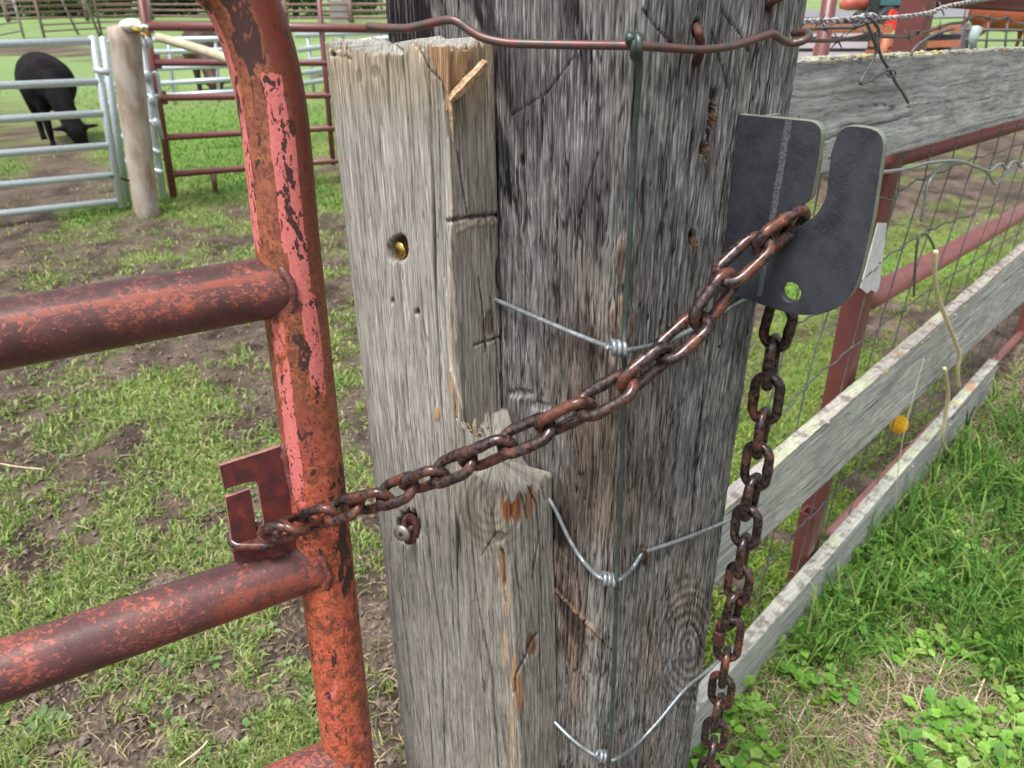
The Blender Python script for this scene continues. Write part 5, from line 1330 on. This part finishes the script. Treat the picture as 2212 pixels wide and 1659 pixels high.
g = Geo(); t3 = [Yp(a, b, 7.4) for a, b in ((1903, 68), (1912, 48), (1930, 20), (1940, 26), (1940, 66))]; slab(t3, Vector((0, -1, 0)), .04, g)
tag(g.build('red_marker', REDP, smooth=False), 'bright red triangular marker left of the square maroon post', 'marker')

# far low cage fence beside the cow
cg = thing('wire_fence', G(2120, 118), 'grey wire panel standing in front of the red brown cow', 'fence panel')
for v_ in (62, 84, 108): cyl('rail', Yp(2084, v_ + 2, 8.2), Yp(2260, v_ + 4, 8.2), .012, WIRE_D, cg, 6)
for uu in (2094, 2135, 2176, 2216): cyl('rod', Yp(uu, 50, 8.2), Yp(uu - 6, 112, 8.2), .010, WIRE_D, cg, 6)
g = Geo(); a = Yp(2112, 58, 8.1); g.sweep([a, a + Vector((-.02, 0, -.1)), Yp(2102, 105, 8.1)], [.05, .045, .03], 8); g.build('pale_wrap', simple('pale_wrap', lin(170, 190, 186), .7), cg)

# ================================================================== TREES
def tree(x, y, H, R, low, seed, label, dens_=2600):
    r2 = np.random.default_rng(seed); o = thing('tree', (x, y, 0), label, 'tree', 'trees beyond the paddocks')
    g = Geo(); g.sweep(smooth_path([Vector((x, y, -.1)), Vector((x + .1, y, H * .3)), Vector((x - .1, y, H * .62)), Vector((x, y, H * .9))], 4), [R * .085 * (1 - .06 * i) for i in range(13)], 10)
    for i in range(9):
        a_ = r2.uniform(0, 6.28); z_ = r2.uniform(low, H * .6); q = Vector((x + math.cos(a_) * R * .8, y + math.sin(a_) * R * .8, z_ + r2.uniform(-.3, 1.2)))
        g.sweep([Vector((x, y, z_)), (Vector((x, y, z_)) + q) / 2 + Vector((0, 0, .3)), q], [R * .03, R * .02, R * .008], 6)
    g.build('trunk', BARK, o)
    K_ = 26; cz = r2.uniform(low, H, K_); ca = r2.uniform(0, 6.28, K_); prof = np.sin(np.clip((cz - low) / (H - low), .02, 1) ** .6 * np.pi * .92) ** .6
    cr_ = R * prof * r2.uniform(.3, .95, K_); cc_ = np.stack([x + np.cos(ca) * cr_, y + np.sin(ca) * cr_, cz], 1); br_ = r2.uniform(.6, 1.25, K_)
    n = dens_; ki = r2.integers(0, K_, n); c = cc_[ki] + r2.normal(0, R * .17, (n, 3)); s = r2.uniform(.07, .17, n) * R / 2.6
    a = r2.normal(size=(n, 3)); a /= np.linalg.norm(a, axis=1)[:, None]; b = np.cross(a, r2.normal(size=(n, 3))); b /= np.linalg.norm(b, axis=1)[:, None]
    V = np.stack([c - a * s[:, None], c + b * s[:, None] * .6, c + a * s[:, None], c - b * s[:, None] * .6], 1).reshape(-1, 3)
    base = np.array(lin(52, 88, 44)) * br_[ki][:, None] * r2.uniform(.6, 1.5, (n, 1)); col = np.repeat(base, 4, 0)
    mesh_np('crown', V, np.arange(n * 4).reshape(n, 4), CROWN, o, col=col, smooth=False)
TL = [(28, 30, 7, 3.0, .5, 'dense dark green tree at the far left end of the tree line'), (100, 31, 8, 3.2, .6, 'broad tree second from the left of the tree line'), (185, 30, 7, 2.6, .8, 'tree in the line above the leaning grey pole'),
      (262, 31, 9, 3.2, .7, 'tall tree in the line above the log post'), (345, 31, 8, 3.0, .6, 'tree in the line just left of the red gate bend'), (420, 31, 8, 3.0, .6, 'tree in the line left of the curved top of the red gate'),
      (640, 30, 7, 2.4, .7, 'tree in the line just right of the red gate upright'), (668, 29, 7, 1.9, .8, 'slender tree beside the maroon upright'), (735, 30, 8, 2.6, .6, 'round dark tree right of the maroon upright'), (560, 31, 8, 3, .6, 'tree standing behind the red gate upright')]
for i, (a, b, H, R, low, lb) in enumerate(TL):
    p = G(a, b + 6); tree(p.x, p.y + (i % 3) * 2.0, H, R, .25 + .3 * (i % 2), 50 + i, lb, 7500)

# ================================================================== GRASS, WEEDS, STRAW
def scatter(n, umin, umax, vmin, vmax, accept, seed, keep=None):
    r2 = np.random.default_rng(seed); u = r2.uniform(umin, umax, n); v = r2.uniform(vmin, vmax, n)
    Rm = np.array(ROT); d = np.stack([(u - 1106) / FPX, (829.5 - v) / FPX, -np.ones(n)], 1) @ Rm.T
    k_ = -CAMZ / d[:, 2]; X = d[:, 0] * k_; Y = d[:, 1] * k_; ok = (d[:, 2] < -.02)
    ok &= accept(X, Y, u, v, r2); return X[ok], Y[ok], k_[ok], u[ok], v[ok]
def blades(name, X, Y, h, wd, lean, col, mat, label, seed, droop=.5, tip=None, z0=0, cat=None):
    n = len(X); r2 = np.random.default_rng(seed); a = r2.uniform(0, 2 * np.pi, n); la = r2.uniform(0, 2 * np.pi, n)
    Z = gheight(X, Y) - .004 + z0; base = np.stack([X, Y, Z], 1); side = np.stack([np.cos(a), np.sin(a), np.zeros(n)], 1) * (wd / 2)[:, None]
    ld = np.stack([np.cos(la), np.sin(la), np.zeros(n)], 1); up = np.array([0, 0, 1.0])
    L = lean[:, None]; H = h[:, None]
    m1 = base + up * H * .45 * (1 - L * .3) + ld * H * .30 * L; m2 = base + up * H * .80 * (1 - L * .5) + ld * H * .65 * L; t_ = base + up * H * (1 - L * droop * 1.3) + ld * H * L * 1.05
    V = np.stack([base - side, base + side, m1 - side * .95, m1 + side * .95, m2 - side * .65, m2 + side * .65, t_], 1).reshape(-1, 3)
    i0 = np.arange(n)[:, None] * 7; F = np.concatenate([i0 + np.array([[0, 1, 3, 2]]), i0 + np.array([[2, 3, 5, 4]]), i0 + np.array([[4, 5, 6, 6]])[:, [0, 1, 2, 3]]])
    # last as a thin quad: duplicate the tip slightly to one side
    V = V.reshape(n, 7, 3); t2 = V[:, 6] + side * .12; V = np.concatenate([V, t2[:, None]], 1).reshape(-1, 3)
    i0 = np.arange(n)[:, None] * 8; F = np.concatenate([i0 + np.array([[0, 1, 3, 2]]), i0 + np.array([[2, 3, 5, 4]]), i0 + np.array([[4, 5, 7, 6]])])
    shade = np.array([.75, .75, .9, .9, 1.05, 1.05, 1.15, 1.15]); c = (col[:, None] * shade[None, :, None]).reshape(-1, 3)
    o = mesh_np(name, V, F, mat, col=c, smooth=False); return tag(o, kind='stuff')
def pal(n, cols, r2, jit=.2):
    C_ = np.array([lin(*c) for c in cols]); i = r2.integers(0, len(C_), n); return C_[i] * r2.uniform(1 - jit, 1 + jit, (n, 1))
r2 = np.random.default_rng(5)
# short tufty paddock grass
def acc_left(X, Y, u, v, r2):
    m = gmask(X, Y) + .9 * (fbm(X * 26, Y * 26, 90, 2) - .5); return (m > .42 + r2.uniform(-.12, .12, len(X))) & (Y < 9) & (X < .02 + .62 * Y * 0 + .35 + 10 * (u < 1150))
X, Y, dd, u, v = scatter(330000, -700, 1500, 330, 2300, acc_left, 1)
n = len(X); hh = r2.uniform(.012, .046, n) * (.7 + .9 * fbm(X * 8, Y * 8, 91, 2)); cg_ = pal(n, [(138, 162, 80), (162, 182, 102), (132, 160, 90), (176, 186, 122), (186, 180, 136), (118, 150, 76)], r2)
blades('grass', X, Y, hh, r2.uniform(.0018, .0046, n) * np.clip(dd / 1.6, .8, 2.4), r2.uniform(.1, 1.0, n), cg_, LEAF, None, 2)
# longer lush grass further back
def acc_lush(X, Y, u, v, r2): return (gmask(X, Y) > .75 + r2.uniform(-.15, .15, len(X)))
X, Y, dd, u, v = scatter(90000, -500, 1700, 180, 700, acc_lush, 3)
n = len(X); blades('grass', X, Y, r2.uniform(.03, .07, n), r2.uniform(.006, .012, n), r2.uniform(.1, .9, n), pal(n, [(110, 150, 72), (94, 138, 62), (130, 164, 84)], r2), LEAF, None, 4)
# scattered dead bits on the mud
def acc_dead(X, Y, u, v, r2): return (X < .3) & (r2.uniform(size=len(X)) < .6)
X, Y, dd, u, v = scatter(32000, -600, 1300, 450, 2200, acc_dead, 6)
n = len(X); blades('dry_grass', X, Y, r2.uniform(.015, .05, n), r2.uniform(.002, .0045, n), r2.uniform(.8, 1.35, n), pal(n, [(176, 158, 118), (150, 132, 102), (190, 176, 140), (128, 110, 88)], r2), STRAW, None, 7)
# right side: grass strip under the fence
def rightside(X, Y): return (X > .16) & (Y > .35)
fd = lambda X, Y: (X - FP.x) * fnm.x + (Y - FP.y) * fnm.y        # >0 on the camera side of the fence
def acc_r(X, Y, u, v, r2): return rightside(X, Y) & (fd(X, Y) < .02) & (Y < 6) & (gmask(X, Y) + .4 * (fbm(X * 20, Y * 20, 95, 2) - .5) > .38)
X, Y, dd, u, v = scatter(90000, 1400, 2900, 330, 1900, acc_r, 8)
n = len(X); blades('grass', X, Y, r2.uniform(.02, .05, n), r2.uniform(.003, .007, n), r2.uniform(.1, 1, n), pal(n, [(138, 166, 68), (114, 156, 58), (156, 170, 78), (104, 140, 58)], r2), LEAF, None, 9)
# near side: moss, long grass, straw thatch
def acc_m(X, Y, u, v, r2): return rightside(X, Y) & (fd(X, Y) > -.02)
def acc_thatch(X, Y, u, v, r2): return acc_m(X, Y, u, v, r2) & (fbm(X * 3, Y * 3, 96, 2) > .22)
X, Y, dd, u, v = scatter(90000, 1400, 3000, 600, 2400, acc_thatch, 10)
n = len(X); blades('dry_grass', X, Y, r2.uniform(.03, .13, n), r2.uniform(.0012, .003, n), r2.uniform(1.0, 1.5, n), pal(n, [(196, 178, 152), (172, 152, 130), (212, 200, 172), (140, 120, 104), (164, 138, 120)], r2), STRAW, None, 11, .72)
def acc_short(X, Y, u, v, r2): return acc_m(X, Y, u, v, r2) & (fbm(X * 5, Y * 5, 97, 3) + .2 * sst(.30, .05, fd(X, Y)) > .44)
X, Y, dd, u, v = scatter(80000, 1400, 3000, 600, 2400, acc_short, 12)
n = len(X); blades('grass', X, Y, r2.uniform(.02, .06, n), r2.uniform(.002, .004, n), r2.uniform(.1, 1, n), pal(n, [(118, 150, 44), (134, 150, 50), (96, 132, 44)], r2), LEAF, None, 13)
def acc_long(X, Y, u, v, r2):
    c = np.zeros(len(X))
    for (a, b, s) in ((2010, 1230, .10), (1950, 1180, .08), (2150, 1080, .14), (2200, 960, .14), (2060, 1380, .06), (1900, 1330, .06), (2300, 1200, .15), (2120, 1300, .12), (1840, 1390, .05), (2200, 1450, .08), (1760, 1430, .05), (1830, 1330, .06), (1900, 1230, .07), (1990, 1110, .08), (2080, 1010, .10)):
        p = G(a, b); c = np.maximum(c, np.exp(-((X - p.x) ** 2 + (Y - p.y) ** 2) / s ** 2))
    return acc_m(X, Y, u, v, r2) & (r2.uniform(size=len(X)) < c)
X, Y, dd, u, v = scatter(34000, 1600, 2900, 700, 1900, acc_long, 14)
n = len(X); blades('grass', X, Y, r2.uniform(.10, .26, n), r2.uniform(.004, .0085, n), r2.uniform(.25, 1.1, n), pal(n, [(84, 128, 48), (100, 142, 56), (72, 116, 46), (128, 158, 78)], r2), LEAF, None, 15, .6)
# crumbly clods of soil
def acc_c(X, Y, u, v, r2): return (X < .35) & (gmask(X, Y) < .62) & (r2.uniform(size=len(X)) < .8)
X, Y, dd, u, v = scatter(14000, -600, 1300, 420, 2200, acc_c, 20)
n = len(X); rs_ = r2.uniform(.003, .013, n) ** 1.0; oc = np.array([[1, 0, 0], [0, 1, 0], [-1, 0, 0], [0, -1, 0], [0, 0, .7], [0, 0, -.7], [.6, .6, .35], [-.6, .5, .4], [-.5, -.6, .35], [.6, -.5, .4]])
V = (np.stack([X, Y, gheight(X, Y) + rs_ * .2], 1)[:, None] + oc[None] * rs_[:, None, None] * r2.uniform(.7, 1.3, (n, 10, 1)))
tri = np.array([[0, 6, 4, 9], [1, 7, 4, 6], [2, 8, 4, 7], [3, 9, 4, 8], [0, 1, 6, 6], [1, 2, 7, 7], [2, 3, 8, 8], [3, 0, 9, 9]])[:4]
tri = np.concatenate([tri, np.array([[0, 5, 1, 6], [1, 5, 2, 7], [2, 5, 3, 8], [3, 5, 0, 9]])])
cc_ = np.repeat(np.array(lin(116, 102, 92)) * r2.uniform(.55, 1.3, (n, 1)), 10, 0)
tag(mesh_np('soil_clods', V.reshape(-1, 3), (np.arange(n)[:, None, None] * 10 + tri[None]).reshape(-1, 4), STRAW, col=cc_, smooth=False), kind='stuff')
# broad leaved weeds
def weeds(name, X, Y, size, hgt, cols, seed, lobes=5):
    n = len(X); r2 = np.random.default_rng(seed); Z = gheight(X, Y); V = []; F = []; Cc = []
    for i in range(n):
        hc = hgt * r2.uniform(.3, 1.2); c0 = np.array(lin(*cols[r2.integers(len(cols))])) * r2.uniform(.8, 1.2)
        for k_ in range(r2.integers(3, 6)):
            az = r2.uniform(0, 6.28); el = r2.uniform(-.3, 1.0); s = size * r2.uniform(.35, 1.2); d = np.array([math.cos(az) * math.cos(el), math.sin(az) * math.cos(el), math.sin(el)])
            sd_ = np.array([-math.sin(az), math.cos(az), 0]); up = np.cross(d, sd_); st = np.array([X[i], Y[i], Z[i] + hc * (.5 + .5 * k_ / 5)]) + d * s * .25
            b = len(V); outl = [(0, 0), (.25, .34), (.42, .26), (.60, .42), (.80, .22), (1.0, .0), (.80, -.22), (.60, -.42), (.42, -.26), (.25, -.34)]
            V.append(st + d * s * .5 - up * s * .06); Cc.append(c0 * .85)
            for (a_, w_) in outl: V.append(st + d * s * a_ + sd_ * s * w_ + up * s * (.10 * abs(w_) - .18 * a_ * a_)); Cc.append(c0 * (1 + .15 * a_))
            m = len(outl)
            for j in range(0, m, 2): F.append([b, b + 1 + j, b + 1 + (j + 1) % m, b + 1 + (j + 2) % m])
    o = mesh_np(name, np.array(V), np.array(F), LEAF, col=np.array(Cc), smooth=False); return tag(o, kind='stuff')
def acc_weed(X, Y, u, v, r2): return acc_m(X, Y, u, v, r2) & (fbm(X * 4, Y * 4, 98, 2) + .22 * sst(1150, 1450, v) > .50) & (v > 1050)
X, Y, dd, u, v = scatter(9500, 1450, 2900, 1000, 2300, acc_weed, 16)
h_ = len(X) // 2
h_ = len(X) // 3
weeds('leafy_weeds', X[:h_], Y[:h_], .031, .07, [(134, 178, 74), (112, 162, 62), (150, 188, 96), (98, 148, 60)], 17)
weeds('leafy_weeds', X[h_:], Y[h_:], .017, .05, [(122, 168, 60), (88, 136, 56), (156, 178, 96), (140, 150, 80)], 23)
def acc_mid(X, Y, u, v, r2): return acc_m(X, Y, u, v, r2) & (fbm(X * 6, Y * 6, 99, 2) > .42)
X, Y, dd, u, v = scatter(24000, 1450, 3000, 700, 2400, acc_mid, 24)
n = len(X); blades('grass', X, Y, r2.uniform(.05, .14, n), r2.uniform(.002, .005, n), r2.uniform(.3, 1.2, n), pal(n, [(110, 152, 60), (136, 166, 78), (92, 134, 54), (170, 176, 110)], r2), LEAF, None, 25, .6)
def acc_w2(X, Y, u, v, r2): return (X < .25) & (gmask(X, Y) > .3)
X, Y, dd, u, v = scatter(2600, -500, 1300, 520, 2100, acc_w2, 18)
weeds('leafy_weeds', X, Y, .016, .012, [(122, 152, 88), (140, 164, 104), (104, 140, 70)], 19)
# dock plant bottom left, single
def acc_one(px, n, sp): 
    p = G(*px); r3 = np.random.default_rng(int(px[0])); return p.x + r3.normal(0, sp, n), p.y + r3.normal(0, sp, n)
p = G(95, 1560); rd_ = np.random.default_rng(4); V = []; F = []; Cc = []
for k_ in range(6):
    az = k_ * 1.05 + rd_.uniform(-.2, .2); s = rd_.uniform(.045, .085); d = np.array([math.cos(az), math.sin(az), .25]); sd_ = np.array([-math.sin(az), math.cos(az), 0])
    b = len(V)
    for j in range(9):
        f = j / 8; w_ = .22 * math.sin(math.pi * min(1, f * .95 + .04)) ** .8; c_ = np.array(p) + d * s * f + np.array([0, 0, -.03 * f * f + .008])
        for q in (-1, 0, 1): V.append(c_ + sd_ * s * w_ * q + np.array([0, 0, .006 * abs(q)])); Cc.append(np.array(lin(112, 134, 92)) * (1.15 if q == 0 else .9))
    for j in range(8):
        for q in (0, 1): F.append([b + j * 3 + q, b + j * 3 + q + 1, b + (j + 1) * 3 + q + 1, b + (j + 1) * 3 + q])
tag(mesh_np('dock_plant', np.array(V), np.array(F), LEAF, col=np.array(Cc)), 'broad leaved green plant on the mud at the bottom left corner', 'plant')
# pale straw stalks lying about
for pts, lb, r_ in (([(0, 1001), (40, 1008), (90, 1013)], 'curved pale straw lying on the turf at the left edge', .0022), ([(385, 1655), (430, 1620), (448, 1600)], 'pale straw stalk on the mud below the lower gate rail', .0018),
                    ([(2060, 1640), (2090, 1560), (2125, 1470), (2140, 1440)], 'long tan stem lying over the weeds at the lower right', .0022), ([(1990, 1560), (2020, 1480), (2050, 1400)], 'thin tan stem beside the grey stone', .0018)):
    g = Geo(); n_ = len(pts); g.sweep(smooth_path([G(a, b, .03 + .03 * i / n_) for i, (a, b) in enumerate(pts)], 5), r_, 6, flat=.5); tag(g.build('straw_stalk', CORD), lb, 'straw')
# stone
ps = G(2035, 1590); g = Geo(); random.seed(5)
n_, m_ = 40, 26; V = []; F = []
for i in range(m_ + 1):
    t_ = math.pi * i / m_
    for j in range(n_):
        a_ = 2 * math.pi * j / n_; x_, y_, z_ = math.sin(t_) * math.cos(a_), math.sin(t_) * math.sin(a_), math.cos(t_)
        nz = float(fbm(np.array([x_ * 2.2 + z_]), np.array([y_ * 2.2 - z_ * 1.3]), 66, 4)[0]); k_ = .72 + .6 * nz; k_ = min(k_, 1.04)
        V.append(ps + Vector((x_ * .085 * k_, y_ * .055 * k_, z_ * .045 * k_ + .005)))
for i in range(m_):
    for j in range(n_): F.append([i * n_ + j, (i + 1) * n_ + j, (i + 1) * n_ + (j + 1) % n_, i * n_ + (j + 1) % n_])
g.add(V, F); tag(g.build('stone', STONE), 'grey lichened stone half buried in the weeds at the lower right', 'stone')
